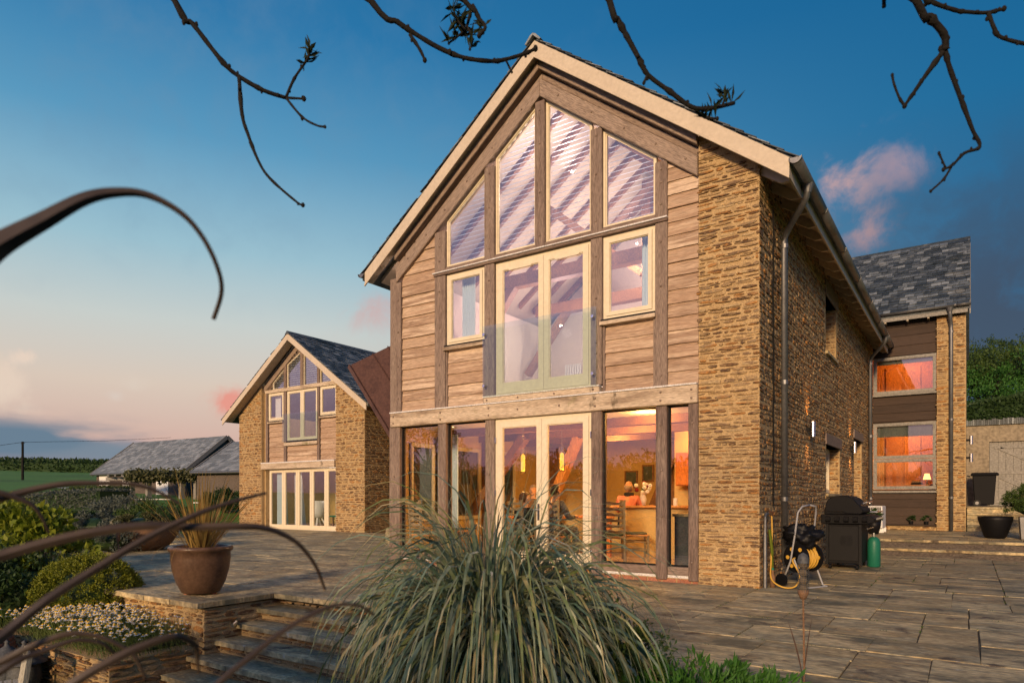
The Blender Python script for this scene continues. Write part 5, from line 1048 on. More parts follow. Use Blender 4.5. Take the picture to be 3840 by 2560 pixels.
TR = [(3665, 42, 5.2, 2.4, 'leaf_mid', 'pale green tree behind the garage next to the wing'), (3745, 40, 4.6, 2.4, 'leaf_fresh', 'rounded bright green tree over the garage wall'), (3835, 41, 5.4, 2.6, 'leaf_mid', 'dense green tree at the end of the garage bank'), (3690, 48, 6.3, 2.4, 'leaf_dark', 'dark pointed conifer on the bank behind the pale tree'), (3850, 47, 7.0, 2.8, 'leaf_dark', 'tall dark conifer above the garage bank'), (3940, 43, 6, 3, 'leaf_mid', 'broad green tree beyond the dark conifer')]
for i, (px_, d, h_, c_, mt, lab) in enumerate(TR): tree('bank_tree', lab, on_g(px_, d, -.2), h_, c_, 5200, .17, mt, 50 + i, 'conifer' in lab)
hedge('bank_scrub', 'rough green scrub growing along the top of the garage', [on_g(3560, 33.5, 1.6), on_g(3960, 33.5, 1.8)], 1.5, 1.6, 7000, .16, 'leaf_dark', 60)

# ================================================================== PROPS IN THE YARD
# barbecue, back to the side wall, control panel towards the yard
bb = thing('barbecue', 'large black covered gas barbecue standing against the side wall', 'barbecue', (-1.75, 12.95, 0)); y0, y1 = 12.55, 13.55
B('cart', 'charcoal', bb, (-2.02, -1.49, y0 + .02, y1 - .02, .10, .775), bevel=.012); B('side_panel', 'black', bb, (-1.98, -1.53, y0 + .008, y0 + .019, .15, .74), bevel=.004)
for x in (-2.03, -1.52): B('cart_post', 'black', bb, (x, x + .04, y0, y0 + .04, .08, .775))
vt = MB()
for i in range(8): vt.box(-1.80, -1.72, y0 + .003, y0 + .009, .42 + i * .02, .43 + i * .02); vt.box(-1.70, -1.62, y0 + .003, y0 + .009, .42 + i * .02, .43 + i * .02)
vt.build('vent', 'charcoal', bb)
MB().prism([(-2.10, .776), (-1.42, .776), (-1.30, .80), (-1.27, .86), (-1.33, .91), (-1.44, .935), (-2.10, .935)], y0 - .04, y1 + .04, 'y').build('firebox_tray', 'charcoal', bb, bevel=.012)
for i in range(5): MB().tube([(-2.02 + i * .14, y0 - .05, .855), (-1.95 + i * .14, y0 - .05, .855)], .05, 10).build('tray_rib', 'charcoal', bb)
lp = [(-2.06, .936), (-1.50, .936), (-1.45, .98), (-1.46, 1.02), (-1.60, 1.20), (-1.68, 1.245), (-1.80, 1.26), (-1.92, 1.245), (-2.0, 1.19), (-2.04, 1.08)]
MB().prism(lp, y0, y1, 'y').build('lid', 'charcoal', bb, bevel=.015); MB().tube([(-2.05, y0 - .006, .985), (-1.76, y0 - .006, .985), (-1.70, y0 - .006, .955), (-1.5, y0 - .006, .95)], .008, 6).build('lid_seam', 'black', bb)
MB().tube([(-1.47, y0 + .1, 1.12), (-1.42, y0 + .1, 1.14), (-1.42, y1 - .1, 1.14), (-1.47, y1 - .1, 1.12)], .014, 8).build('lid_handle', 'steel', bb); B('thermometer_plate', 'copper', bb, (-1.535, -1.50, y0 + .25, y1 - .25, 1.06, 1.10))
for i in range(4): MB().tube([(-1.30, y0 + .2 + i * .2, .86), (-1.245, y0 + .2 + i * .2, .875)], [.032, .026], 10).build('control_knob', 'steel', bb)
MB().tube([(-1.36, y0 + .05, .98), (-1.26, y0 + .05, .98), (-1.26, y1 - .05, .98)], .012, 8).build('towel_rail', 'steel', bb); MB().tube([(-1.40, y0 + .06, .70), (-1.38, y1 - .3, .70)], .010, 8).build('door_handle', 'steel', bb)
for x in (-1.97, -1.55):
    for y in (y0 + .06, y1 - .06): MB().tube([(x - .02, y, .045), (x + .02, y, .045)], .045, 12).build('castor', 'black', bb)
gb = thing('gas_bottle', 'green gas bottle on the paving beside the barbecue', 'gas bottle', (-1.38, 13.35, 0)); MB().lathe([(.0001, .0), (.09, .0), (.105, .02), (.105, .42), (.09, .49), (.05, .53), (.0001, .535)], 20, (-1.38, 13.35, 0)).build('cylinder', 'green_gas', gb, smooth=True); MB().tube([(-1.38, 13.35, .53), (-1.38, 13.35, .60)], .02, 8).build('valve', 'steel', gb)
gs_ = thing('grass_pot', 'dark pot with a leafy plant behind the barbecue', 'pot', (-1.98, 19.2, .3)); MB().lathe([(.0001, 0), (.10, 0), (.15, .2), (.16, .34), (.14, .34), (.0001, .31)], 20, (-1.98, 19.2, .3)).build('bowl', 'black', gs_, smooth=True)
shrub('pot_plant', 'leafy plant growing in the dark pot behind the barbecue', (-1.98, 19.2, .74), (.17, .17, .16), 700, .06, 'leaf_dark', 'plant', 41, False, clumps=20)
ac = thing('air_unit', 'white louvred air conditioning unit at the end of the side wall', 'air conditioner', (-2.0, 20, .3)); B('case', 'white', ac, (-2.20, -1.86, 19.9, 20.75, .42, 1.0), bevel=.015); gm = MB()
for i in range(7): gm.box(-2.18 + i * .048, -2.172 + i * .048, 19.878, 19.9, .55, .97)
for i in range(8): gm.box(-2.18, -1.885, 19.876, 19.895, .55 + i * .058, .557 + i * .058)
gm.build('grille', 'white', ac); B('grille_recess', 'black', ac, (-2.185, -1.885, 19.893, 19.899, .54, .975)); B('foot', 'white', ac, (-2.18, -1.84, 20.0, 20.06, .3, .42)); B('foot', 'white', ac, (-2.18, -1.84, 20.6, 20.66, .3, .42))
# hose reel
hr = thing('hose_reel', 'hose reel cart with coiled yellow hose by the house corner', 'hose reel', (-1.95, 9.75, 0))
hx = Vector((CS, SN, 0)) * .86 + Vector((-SN, CS, 0)) * .5; hx.normalize(); hy = Vector((-hx.y, hx.x, 0)); hc = Vector((-1.88, 9.86, .40))
def hp(a, b, z): return hc + hx * a + hy * b + Vector((0, 0, z))
for s_ in (-.15, .15):
    MB().tube([hp(s_, 0, 0), hp(s_ + .018, 0, 0)], .20, 28).build('reel_disc', 'black', hr)
    for k in range(6): a = k * 1.047; MB().tube([hp(s_ - .006, .13 * math.cos(a), .13 * math.sin(a)), hp(s_ - .002, .13 * math.cos(a), .13 * math.sin(a))], .028, 10).build('disc_opening', 'hose', hr)
MB().tube([hp(-.15, 0, 0), hp(.15, 0, 0)], .09, 16).build('drum', 'charcoal', hr)
cp = []
for i in range(220): a = i * .2856; l_ = i / 220; cp.append(hp(-.12 + .24 * (abs((l_ * 3) % 2 - 1)), (.12 + .05 * l_) * math.cos(a), (.12 + .05 * l_) * math.sin(a)))
MB().tube(cp, .012, 6).build('coiled_hose', 'hose', hr, smooth=True)
for s_ in (-.20, .20):
    MB().tube([hp(s_, .17, -.32), hp(s_, .05, -.05), hp(s_, -.02, .3), hp(s_ * .96, -.06, .62), hp(s_ * .7, -.09, .70), hp(0, -.1, .72)], .013, 8).build('frame_tube', 'shaded_tube', hr, smooth=True)
    MB().tube([hp(s_, .0, .0), hp(s_, -.16, -.37), hp(s_, -.22, -.385)], .012, 8).build('frame_leg', 'shaded_tube', hr); MB().tube([hp(s_ * 1.05, .17, -.31), hp(s_ * 1.25, .17, -.31)], .085, 16).build('wheel', 'black', hr)
MB().tube([hp(-.2, -.22, -.385), hp(.2, -.22, -.385)], .012, 8).build('base_bar', 'shaded_tube', hr)
MB().tube([hp(.16, 0, 0), hp(.24, 0, 0), hp(.24, .1, 0), hp(.28, .1, 0)], .012, 6).build('crank', 'white', hr)
hz = thing('garden_hose', 'yellow hose hanging from the tap down to the reel', 'hose', (-2.2, 9.5, 0))
hpts = [(XC + .06, YF + .42, .98), (XC + .07, YF + .40, .7), (XC + .08, YF + .30, .35), (XC + .12, YF + .15, .12), (XC + .28, YF + .08, .03), (XC + .42, YF + .16, .04), (XC + .46, YF + .24, .18), (XC + .36, YF + .30, .36), tuple(hp(-.17, 0, 0))]
def smooth(pts, k=6):
    P = [Vector(p) for p in pts]; out = []
    for i in range(len(P) - 1):
        a, b, c, d = P[max(i - 1, 0)], P[i], P[i + 1], P[min(i + 2, len(P) - 1)]
        for j in range(k):
            t = j / k; out.append(.5 * ((2 * b) + (c - a) * t + (2 * a - 5 * b + 4 * c - d) * t * t + (3 * b - a - 3 * c + d) * t ** 3))
    return out + [P[-1]]
MB().tube(smooth(hpts), .011, 8).build('hose_run', 'hose', hz, smooth=True); MB().tube([(XC + .02, YF + .42, 1.02), (XC + .09, YF + .42, 1.02), (XC + .06, YF + .42, .97)], .014, 8).build('tap', 'copper', hz)
bagp = MB().ell((0, 0, 0), .24, .17, .15, 36, 24); bagp.v = [tuple(hp(-.02, -.02, .30) + Vector(p) * (1 + .5 * noise.noise(Vector(p) * 8) + .35 * noise.noise(Vector(p) * 22)) ) for p in bagp.v]; tag(bagp.build('folded_cover', 'black', smooth=True), 'black crumpled cover lying on top of the hose reel', 'cover')
pp = thing('service_pipe', 'grey service pipe running up the house corner', 'pipe', (XC + .05, YF + .12, 0)); MB().tube([(XC + .05, YF + .10, .0), (XC + .05, YF + .10, .74)], .026, 10).build('lower_pipe', 'zinc', pp); MB().tube([(XC + .05, YF + .10, .74), (XC + .05, YF + .10, .96), (XC + .05, YF + .14, 1.0), (XC + .05, YF + .25, 1.0)], .018, 8).build('upper_pipe', 'zinc', pp)
bo = thing('brown_bottle', 'small brown bottle with green cap beside the grey pipe', 'bottle', (XC + .12, YF + .22, 0)); MB().lathe([(.0001, .0), (.035, 0), (.036, .15), (.014, .2), (.014, .24)], 12, (XC + .12, YF + .22, 0)).build('body', 'rust', bo, smooth=True); MB().lathe([(.017, .235), (.017, .265), (.0001, .266)], 10, (XC + .12, YF + .22, 0)).build('cap', 'green_gas', bo)
tag(MB().tube(smooth([(XC + .10, YF + .30, .02), (XC + .09, YF + .33, .4), (XC + .06, YF + .30, .78)]), [.012] * 7 + [.02] * 6, 6).build('broom', 'leaf_lime'), 'lime green brush leaning in the corner behind the hose', 'brush')
# bird feeder stake
fp_ = cw(3012, HOR, 4.4); FXx, FYy = fp_.x, fp_.y
bf = thing('bird_feeder', 'rusty poppy shaped bird feeder on a tall stake with fat balls', 'bird feeder', (FXx, FYy, -.42)); zt = CZ - 4.4 * (2070 - HOR) / FPX
MB().tube([(FXx, FYy, -.45), (FXx + .006, FYy, .1), (FXx, FYy, zt - .29)], [.007, .006, .006], 8).build('stake', 'rust', bf)
MB().lathe([(.0001, -.315), (.018, -.305), (.034, -.27), (.036, -.245), (.034, -.245), (.0001, -.28)], 18, (FXx, FYy, zt)).build('cup', 'rust', bf, smooth=True); MB().lathe([(.037, -.07), (.036, -.045), (.026, -.015), (.0001, 0)], 18, (FXx, FYy, zt)).build('cap', 'iron', bf, smooth=True)
cg = MB()
for k in range(16): a = 6.2832 * k / 16; cg.tube([(FXx + .035 * math.cos(a), FYy + .035 * math.sin(a), zt - .26), (FXx + .035 * math.cos(a), FYy + .035 * math.sin(a), zt - .06)], .0011, 4, cap=False)
for k in range(14): z = zt - .25 + k * .0142; cg.tube([(FXx + .035 * math.cos(6.2832 * j / 16), FYy + .035 * math.sin(6.2832 * j / 16), z) for j in range(17)], .0010, 4, cap=False)
cg.build('wire_cage', 'iron', bf)
for i in range(4): o = MB().ell((0, 0, 0), .027, .027, .027, 14, 9); o.v = [tuple(Vector(p) * (1 + .12 * noise.noise(Vector(p) * 120)) + Vector((FXx, FYy, zt - .235 + i * .05))) for p in o.v]; o.build('fat_ball', 'seed', bf, smooth=True)
for s_, hh, w_ in ((-1, .40, .10), (1, .42, .055)):
    m = MB(); n = 8; vs = []
    for i in range(n + 1): t = i / n; u = Vector((CS, SN, 0)); c_ = Vector((FXx, FYy, .02 + hh * t)) + u * s_ * (w_ * t ** 1.4 + .004); ww = .018 * math.sin(math.pi * min(t * .92 + .08, 1)) + .001; vs += [c_ + Vector((-SN, CS, 0)) * ww * .6 + u * ww * .5, c_ - Vector((-SN, CS, 0)) * ww * .6 - u * ww * .5]
    m.add(vs, [(2 * i, 2 * i + 1, 2 * i + 3, 2 * i + 2) for i in range(n)]); m.build('metal_leaf', 'rust', bf)
s2 = cw(443, HOR, 12.3)
sf = thing('bird_feeder', 'slim rusty poppy stake at the far patio edge beside the bowl', 'bird feeder', (s2.x, s2.y, 0)); MB().tube([(s2.x, s2.y, -.05), (s2.x, s2.y, .42)], .007, 6).build('stake', 'rust', sf); MB().lathe([(.0001, .40), (.03, .43), (.035, .55), (.02, .6), (.0001, .61)], 12, (s2.x, s2.y, 0)).build('seed_head', 'rust', sf, smooth=True); MB().bar((s2.x, s2.y, .1), (s2.x + .03, s2.y, .36), .006, .03).build('metal_leaf', 'rust', sf)
s3 = cw(437, HOR, 16.8); sb = thing('stone_finial', 'round stone ball finial on a short post beyond the rusty bowl', 'finial', (s3.x, s3.y, -.4)); MB().lathe([(.09, -.4), (.09, .38), (.05, .42)], 12, (s3.x, s3.y, 0)).build('post', 'slab', sb); MB().ell((s3.x, s3.y, .55), .15, .15, .15, 16, 12).build('ball', 'slab', sb, smooth=True)
# wheelie bin
wb = thing('wheelie_bin', 'dark wheelie bin with closed lid in front of the garage door', 'bin', (.42, 26.1, .95))
MB().hull8([(.16, 25.85, 1.0), (.66, 25.85, 1.0), (.66, 26.35, 1.0), (.16, 26.35, 1.0)], [(.10, 25.8, 1.92), (.72, 25.8, 1.92), (.72, 26.45, 1.92), (.10, 26.45, 1.92)]).build('body', 'charcoal', wb, bevel=.02); MB().hull8([(.04, 25.74, 1.921), (.80, 25.74, 1.921), (.80, 26.5, 1.921), (.04, 26.5, 1.921)], [(.08, 25.8, 2.01), (.76, 25.8, 2.01), (.76, 26.44, 2.03), (.08, 26.44, 2.03)]).build('lid', 'charcoal', wb, bevel=.02)
for y in (25.86,): MB().tube([(.22, y - .05, 1.05), (.22, y + .03, 1.05)], .10, 18).build('wheel', 'black', wb); MB().tube([(.22, y - .055, 1.05), (.22, y - .05, 1.05)], .05, 14).build('hub', 'zinc', wb)
MB().tube([(.04, 26.0, 1.9), (-.03, 26.0, 1.92), (-.03, 26.3, 1.92), (.04, 26.3, 1.9)], .015, 6).build('handle', 'black', wb)
bp_ = thing('glazed_bowl', 'black glazed bowl standing on the terrace steps', 'bowl', (.50, 18.7, .3)); MB().lathe([(.0001, 0), (.17, 0), (.22, .05), (.33, .42), (.335, .5), (.29, .5), (.25, .4), (.0001, .36)], 28, (.50, 18.7, .3)).build('bowl', 'black', bp_, smooth=True); B('water', 'soil', bp_, (.36, .64, 18.56, 18.84, .655, .68))
tp = thing('square_planter', 'grey square planter holding the clipped topiary ball', 'planter', (1.05, 18.6, .3)); MB().hull8([(.95, 18.45, .3), (1.35, 18.45, .3), (1.35, 18.85, .3), (.95, 18.85, .3)], [(.92, 18.42, .80), (1.38, 18.42, .80), (1.38, 18.88, .80), (.92, 18.88, .80)]).build('tub', 'zinc', tp, bevel=.01)
shrub('topiary_ball', 'dense green topiary ball in the grey square planter', (1.10, 18.6, 1.08), (.46, .46, .40), 9000, .035, 'leaf_mid', 'shrub', 42, clumps=160, csz=.16, shell=.92)
shrub('topiary_ball', 'second green ball shrub behind the planter', (1.45, 19.3, 1.32), (.45, .45, .38), 6000, .04, 'leaf_dark', 'shrub', 43, clumps=120, csz=.16, shell=.92)
for x, lab in ((-1.35, 'small pot plant on the ledge under the wing window'), (-.98, 'taller twiggy pot plant on the ledge by the stone pier')):
    t = thing('small_pot', lab, 'pot plant', (x, YW - .06, .456)); MB().lathe([(.0001, 0), (.045, 0), (.06, .10), (.05, .10), (.0001, .08)], 14, (x, YW - .06, .456)).build('pot', 'black', t); foliage((x, YW - .06, .62), (.10, .06, .08), 120, .06, rd, 10).build('leaves', 'leaf_dark', t)
# pots and chair below the bed wall
tz = thing('ridged_jar', 'ridged terracotta jar below the chamomile wall', 'jar', (-9.55, 2.95, -1.12)); pr = [(.0001, 0), (.2, 0)]
for i in range(13): z = .05 + i * .05; k = .2 + .16 * math.sin(min(i / 12 * 2.3, 3)); pr += [(k, z), (k + .015, z + .025), (k, z + .05)]
MB().lathe(pr + [(.2, .72), (.22, .76), (.17, .76), (.0001, .7)], 28, (-9.55, 2.95, -1.12)).build('body', 'terracotta', tz, smooth=True)
for i, (x, y, lab) in enumerate(((-9.12, 3.08, 'dark lidded iron lantern next to the ridged jar'), (-8.92, 3.18, 'dark lidded iron lantern beside the wooden chair'))):
    t = thing('iron_lantern', lab, 'lantern', (x, y, -1.12)); MB().lathe([(.0001, 0), (.16, 0), (.17, .05), (.13, .1), (.17, .3), (.16, .42), (.12, .46)], 22, (x, y, -1.12)).build('body', 'iron', t, smooth=True); MB().lathe([(.225, .46), (.22, .475), (.12, .53), (.095, .60), (.03, .64), (.02, .67), (.03, .69), (.0001, .715)], 24, (x, y, -1.12)).build('lid', 'iron', t, smooth=True)
wc_ = thing('garden_chair', 'weathered slatted wooden garden chair below the bed wall', 'chair', (-8.42, 3.0, -1.12)); cr0 = Vector((-8.66, 3.12, -1.12)); cu = Vector((.83, -.28, 0)).normalized(); cv = Vector((.28, .83, 0)).normalized()
def cp_(a, b, z): return cr0 + cu * a + cv * b + Vector((0, 0, z))
MB().bar(cp_(0, 0, .66), cp_(.58, 0, .66), .035, .085).build('top_rail', 'bench', wc_, bevel=.01)
for i in range(8): MB().bar(cp_(.05 + i * .068, -.005, .62), cp_(.05 + i * .068, -.08, .32), .035, .015, (0, 1, 0)).build('back_slat', 'bench', wc_)
for a in (.0, .58): MB().bar(cp_(a, 0, .69), cp_(a, -.1, -.0), .05, .05, (0, 1, 0)).build('back_leg', 'bench', wc_); MB().bar(cp_(a, -.52, .38), cp_(a, -.52, 0), .05, .05, (0, 1, 0)).build('front_leg', 'bench', wc_)
for i in range(6): MB().bar(cp_(0, -.1 - i * .08, .33), cp_(.58, -.1 - i * .08, .33), .065, .02).build('seat_slat', 'bench', wc_)
sl_ = thing('spot_light', 'small steel spot light on the stone wall beside the steps', 'lamp', (-7.27, 4.75, -.28)); MB().tube([(-7.29, 4.75, -.27), (-7.23, 4.74, -.27), (-7.20, 4.68, -.29)], .028, 12).build('head', 'steel', sl_)
ug = thing('stone_ornament', 'curved pale stone ornament by the corner of the oak frame', 'ornament', (-12.9, 13.1, 0)); om = MB(); om.tube(smooth([(-13.1, 13.2, .38), (-12.95, 13.1, .15), (-12.7, 13.0, .02), (-12.4, 12.9, .02)]), [.05 + .012 * i for i in range(19)], 10); om.build('body', 'slab', ug, smooth=True)

# ================================================================== INSIDE: furniture and people
FLR = .10
def ladder_chair(name, label, loc, rz, mat='bench', group=None):
    t = thing(name, label, 'chair', loc, rz, group); t.location = (0, 0, 0); t.rotation_euler = (0, 0, 0)
    for x in (-.21, .21):
        MB().bar((x, .2, 0), (x * .98, .25, 1.08), .035, .035, (0, 1, 0)).build('back_post', mat, t); MB().bar((x * 1.05, -.2, 0), (x * 1.05, -.2, .45), .038, .038, (0, 1, 0)).build('front_leg', mat, t)
    for i in range(6):
        z = .54 + i * .095; yy = .215 + i * .006; m = MB(); n = 8; vs = []
        for k in range(n + 1): u = -.20 + .4 * k / n; wv = .012 * math.cos(k / n * 6.2832 * 1.5); vs += [(u, yy + .02 * math.cos(u * 7), z - .018), (u, yy + .02 * math.cos(u * 7), z + .03 + wv), (u, yy + .014 + .02 * math.cos(u * 7), z + .03 + wv), (u, yy + .014 + .02 * math.cos(u * 7), z - .018)]
        fs = [(0, 1, 2, 3), tuple(4 * n + k for k in (3, 2, 1, 0))]
        for k in range(n): fs += [(4 * k + j, 4 * k + (j + 1) % 4, 4 * k + 4 + (j + 1) % 4, 4 * k + 4 + j) for j in range(4)]
        m.add(vs, fs); m.build('back_slat', mat, t)
    B('seat', 'pine', t, (-.23, .23, -.23, .21, .43, .47), bevel=.012); B('cushion', 'leaf_grey', t, (-.19, .19, -.19, .17, .471, .505), bevel=.015)
    for z in (.15, .30): B('stretcher', mat, t, (-.21, .21, -.21, -.19, z, z + .022)); B('stretcher', mat, t, (-.222, -.202, -.2, .2, z + .03, z + .05)); B('stretcher', mat, t, (.202, .222, -.2, .2, z + .03, z + .05))
    t.location = loc; t.rotation_euler = (0, 0, rz); return t
def px_floor(px_, d): p = cw(px_, HOR, d); return (p.x, p.y, FLR)
c0 = ladder_chair('ladderback_chair', 'empty ladderback chair with its back to the glass beside the stone pier', px_floor(2296, 11.5), R(205), 'chair_wood')
def chair(lab, px_, d, rz):
    c = copy_tree(c0); c.location = px_floor(px_, d); c.rotation_euler = (0, 0, R(rz)); c['label'] = lab
chair('ladderback chair of the pink shirted diner, turned towards the island', 2382, 12.0, 120)
chair('ladderback chair of the grey jumpered diner at the table', 2070, 11.4, 190)
chair('ladderback chair of the dark jacketed diner beside the door handle', 1955, 11.7, 175)
chair('ladderback chair standing in the corner behind the pampas grass', 1600, 12.2, 160)
chair('ladderback chair seen orange under the lamps at the table end', 1725, 13.6, 90)
tb = thing('dining_table', 'wooden dining table under the two pendant lamps', 'table', (-6.6, 11.2, FLR)); tb_c = Vector((-6.55, 11.25, 0)); ta = Vector((.83, .56, 0)); tv = Vector((-.56, .83, 0))
def tp_(a, b, z): return tb_c + ta * a + tv * b + Vector((0, 0, z))
MB().hull8([tp_(-1.0, -.42, .83), tp_(1.0, -.42, .83), tp_(1.0, .42, .83), tp_(-1.0, .42, .83)], [tp_(-1.0, -.42, .87), tp_(1.0, -.42, .87), tp_(1.0, .42, .87), tp_(-1.0, .42, .87)]).build('table_top', 'orange_wood', tb, bevel=.008)
for a in (-.9, .9):
    for b in (-.35, .35): MB().bar(tp_(a, b, FLR), tp_(a, b, .829), .08, .08, (0, 1, 0)).build('leg', 'orange_wood', tb)
for i, (a, b) in enumerate(((.55, -.1), (.75, .1), (-.3, 0.1))):
    p = tp_(a, b, .872); t = thing('wine_glass', ('tall wine glass beside the bottle', 'wine glass at the table end', 'wine glass in the middle of the table')[i], 'glass', p); MB().lathe([(.03, 0), (.004, .005), (.004, .08), (.032, .11), (.036, .15), (.028, .2)], 14, p).build('bowl', 'glass', t)
p = tp_(.62, .12, .872); t = thing('wine_bottle', 'dark wine bottle on the dining table', 'bottle', p); MB().lathe([(.0001, 0), (.037, 0), (.037, .19), (.014, .25), (.014, .31), (.0001, .311)], 14, p).build('body', 'black', t, smooth=True); MB().lathe([(.0375, .06), (.0375, .14)], 14, p).build('label', 'white', t)
for i, (px_, py_) in enumerate(((1961, 1727), (2107, 1721))):
    p = cw(px_, py_, 12.3); t = thing('pendant_lamp', ('glowing amber glass pendant above the dark jacketed diner', 'glowing amber glass pendant above the grey jumpered diner')[i], 'lamp', p)
    MB().lathe([(.055, -.23), (.055, .22)], 18, p).build('outer_glass', 'glass', t); MB().lathe([(.0001, -.19), (.038, -.19), (.038, .08), (.02, .12), (.0001, .125)], 14, p).build('inner_glass', emit('amber_glow', (1, .48, .05), 2.2), t); MB().tube([(p.x, p.y, p.z + .12), (p.x, p.y, 2.6)], .004, 5).build('cord', 'steel', t)
    lamp('pendant_light', (p.x, p.y, p.z - .32), 62, (1, .48, .12), .05, t)
bar_ = thing('ceiling_rose_bar', 'steel ceiling bar the two pendants hang from', 'lamp bar', cw(2034, 1600, 12.3)); pa, pb = cw(1945, 1727, 12.3), cw(2125, 1721, 12.3); MB().bar((pa.x, pa.y, 2.585), (pb.x, pb.y, 2.585), .06, .025).build('bar', 'steel', bar_)
# downlights in the dining room ceiling
dl = emit('downlight_glow', (1, .72, .40), 8)
for i, (x, y) in enumerate(((-8.3, 10.1), (-7.2, 11.4), (-5.2, 11.5), (-4.3, 10.15), (-3.6, 11.5), (-6.4, 13.0), (-4.2, 12.6), (-3.1, 10.0), (-8.2, 12.8))):
    t = thing('downlight', 'small round warm downlight in the dining room ceiling', 'lamp', (x, y, 2.59), 0, 'dining room ceiling downlights'); MB().lathe([(.0001, -.004), (.04, -.004)], 14, (x, y, 2.598)).build('lens', dl, t); MB().lathe([(.041, -.001), (.041, -.008), (.055, -.006), (.056, -.001)], 14, (x, y, 2.598)).build('trim', 'steel', t)
    if i in (2, 3, 4, 5, 6): lamp('downlight_beam', (x, y, 2.5), 66, (1, .46, .11), .05, t)
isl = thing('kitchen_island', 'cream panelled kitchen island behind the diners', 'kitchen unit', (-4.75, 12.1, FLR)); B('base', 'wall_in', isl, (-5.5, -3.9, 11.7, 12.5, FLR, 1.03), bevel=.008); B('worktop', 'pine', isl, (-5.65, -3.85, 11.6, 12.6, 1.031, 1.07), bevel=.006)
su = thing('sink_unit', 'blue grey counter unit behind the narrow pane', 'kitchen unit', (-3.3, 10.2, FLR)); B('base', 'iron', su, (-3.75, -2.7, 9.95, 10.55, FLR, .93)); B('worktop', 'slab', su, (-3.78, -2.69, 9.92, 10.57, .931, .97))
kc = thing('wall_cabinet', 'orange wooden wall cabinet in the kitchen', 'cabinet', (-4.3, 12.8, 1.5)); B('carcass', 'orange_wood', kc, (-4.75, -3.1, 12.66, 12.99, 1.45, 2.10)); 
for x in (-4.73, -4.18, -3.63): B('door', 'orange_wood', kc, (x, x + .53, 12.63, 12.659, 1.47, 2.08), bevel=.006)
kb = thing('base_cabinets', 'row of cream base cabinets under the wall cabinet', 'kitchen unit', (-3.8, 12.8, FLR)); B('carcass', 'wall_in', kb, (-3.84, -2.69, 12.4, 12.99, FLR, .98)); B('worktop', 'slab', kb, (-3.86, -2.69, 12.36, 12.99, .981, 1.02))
for i, (x, y, z, mt, r_, h_, lab, ct) in enumerate(((-4.55, 11.75, 1.071, 'white', .045, .17, 'tall white candle on the island', 'candle'), (-4.45, 11.85, 1.071, 'white', .04, .14, 'shorter white candle on the island', 'candle'), (-4.25, 12.1, 1.071, 'black', .037, .3, 'dark bottle standing on the island', 'bottle'), (-3.45, 12.6, 1.021, 'steel', .09, .2, 'steel kettle on the kitchen counter', 'kettle'), (-3.62, 12.55, 1.021, 'green_gas', .03, .22, 'green bottle on the kitchen counter', 'bottle'), (-3.70, 12.6, 1.021, red, .03, .22, 'red bottle on the kitchen counter', 'bottle'), (-3.42, 10.1, .971, 'black', .12, .12, 'black bag on the blue grey counter', 'bag'), (-3.36, YF + .3, FLR + .005, 'curtain', .05, .36, 'pale blue spray bottle on the floor by the narrow pane', 'bottle'))):
    tag(MB().lathe([(.0001, 0), (r_, 0), (r_ * 1.02, h_ * .6), (r_ * .7, h_ * .8), (r_ * .4, h_ * .88), (r_ * .38, h_), (.0001, h_)] if mt not in ('white',) else [(.0001, 0), (r_, 0), (r_, h_), (.0001, h_ * .97)], 16, (x, y, z)).build(ct.replace(' ', '_'), mt, smooth=False), lab, ct)
def flowers(label, p):
    t = thing('flower_vase', label, 'vase', p); MB().lathe([(.0001, 0), (.05, 0), (.07, .12), (.045, .2), (.05, .24)], 14, p).build('vase', 'white', t, smooth=True); q = random.Random(3)
    for i in range(12): v = rv(q); c_ = Vector(p) + Vector((v.x * .16, v.y * .16, .34 + v.z * .1)); o = MB().ell(c_, .045, .045, .04, 8, 5).build('bloom', 'petal' if i % 4 else red, t); 
    MB().tube([Vector(p) + Vector((0, 0, .2)), Vector(p) + Vector((0, 0, .34))], .03, 6).build('stalks', 'leaf_mid', t)
flowers('vase of white and red flowers on the island', (-5.15, 12.0, 1.071))
for i, (x, z, w_, h_) in enumerate(((-6.9, 1.45, .34, .42), (-6.45, 1.6, .30, .40), (-6.0, 1.45, .34, .42), (-7.9, 1.3, .5, .8))):
    t = thing('picture', ('small framed picture between the large one and the raised one', 'small framed picture hung higher than its neighbours downstairs', 'small framed picture nearest the knee brace downstairs', 'large framed picture on the dining room back wall')[i], 'picture', (x, 14.98, z)); m = MB(); ring(m, rect(x, x + w_, z, z + h_), inset(rect(x, x + w_, z, z + h_), .035), 14.96, 14.99); m.build('frame', 'timber_in', t); B('print', 'leaf_grey', t, (x + .03, x + w_ - .03, 14.975, 14.985, z + .03, z + h_ - .03))
for i, (x, z, w_, h_) in enumerate(((-7.6, 3.3, .55, .65), (-6.9, 3.9, .5, .6), (-5.3, 3.35, .7, .6))):
    t = thing('picture', ('lower', 'upper', 'wide')[i] + ' dark framed picture on the upstairs back wall', 'picture', (x, 14.98, z)); m = MB(); ring(m, rect(x, x + w_, z, z + h_), inset(rect(x, x + w_, z, z + h_), .05), 14.95, 14.99); m.build('frame', 'charcoal', t); B('print', 'white', t, (x + .04, x + w_ - .04, 14.965, 14.985, z + .04, z + h_ - .04))
rad = thing('column_radiator', 'tall white column radiator on the upstairs back wall', 'radiator', (-8.4, 14.9, 3.0))
for i in range(7): MB().tube([(-8.5 + i * .07, 14.9, 3.0), (-8.5 + i * .07, 14.9, 4.6)], .025, 8).build('column', 'white', rad)
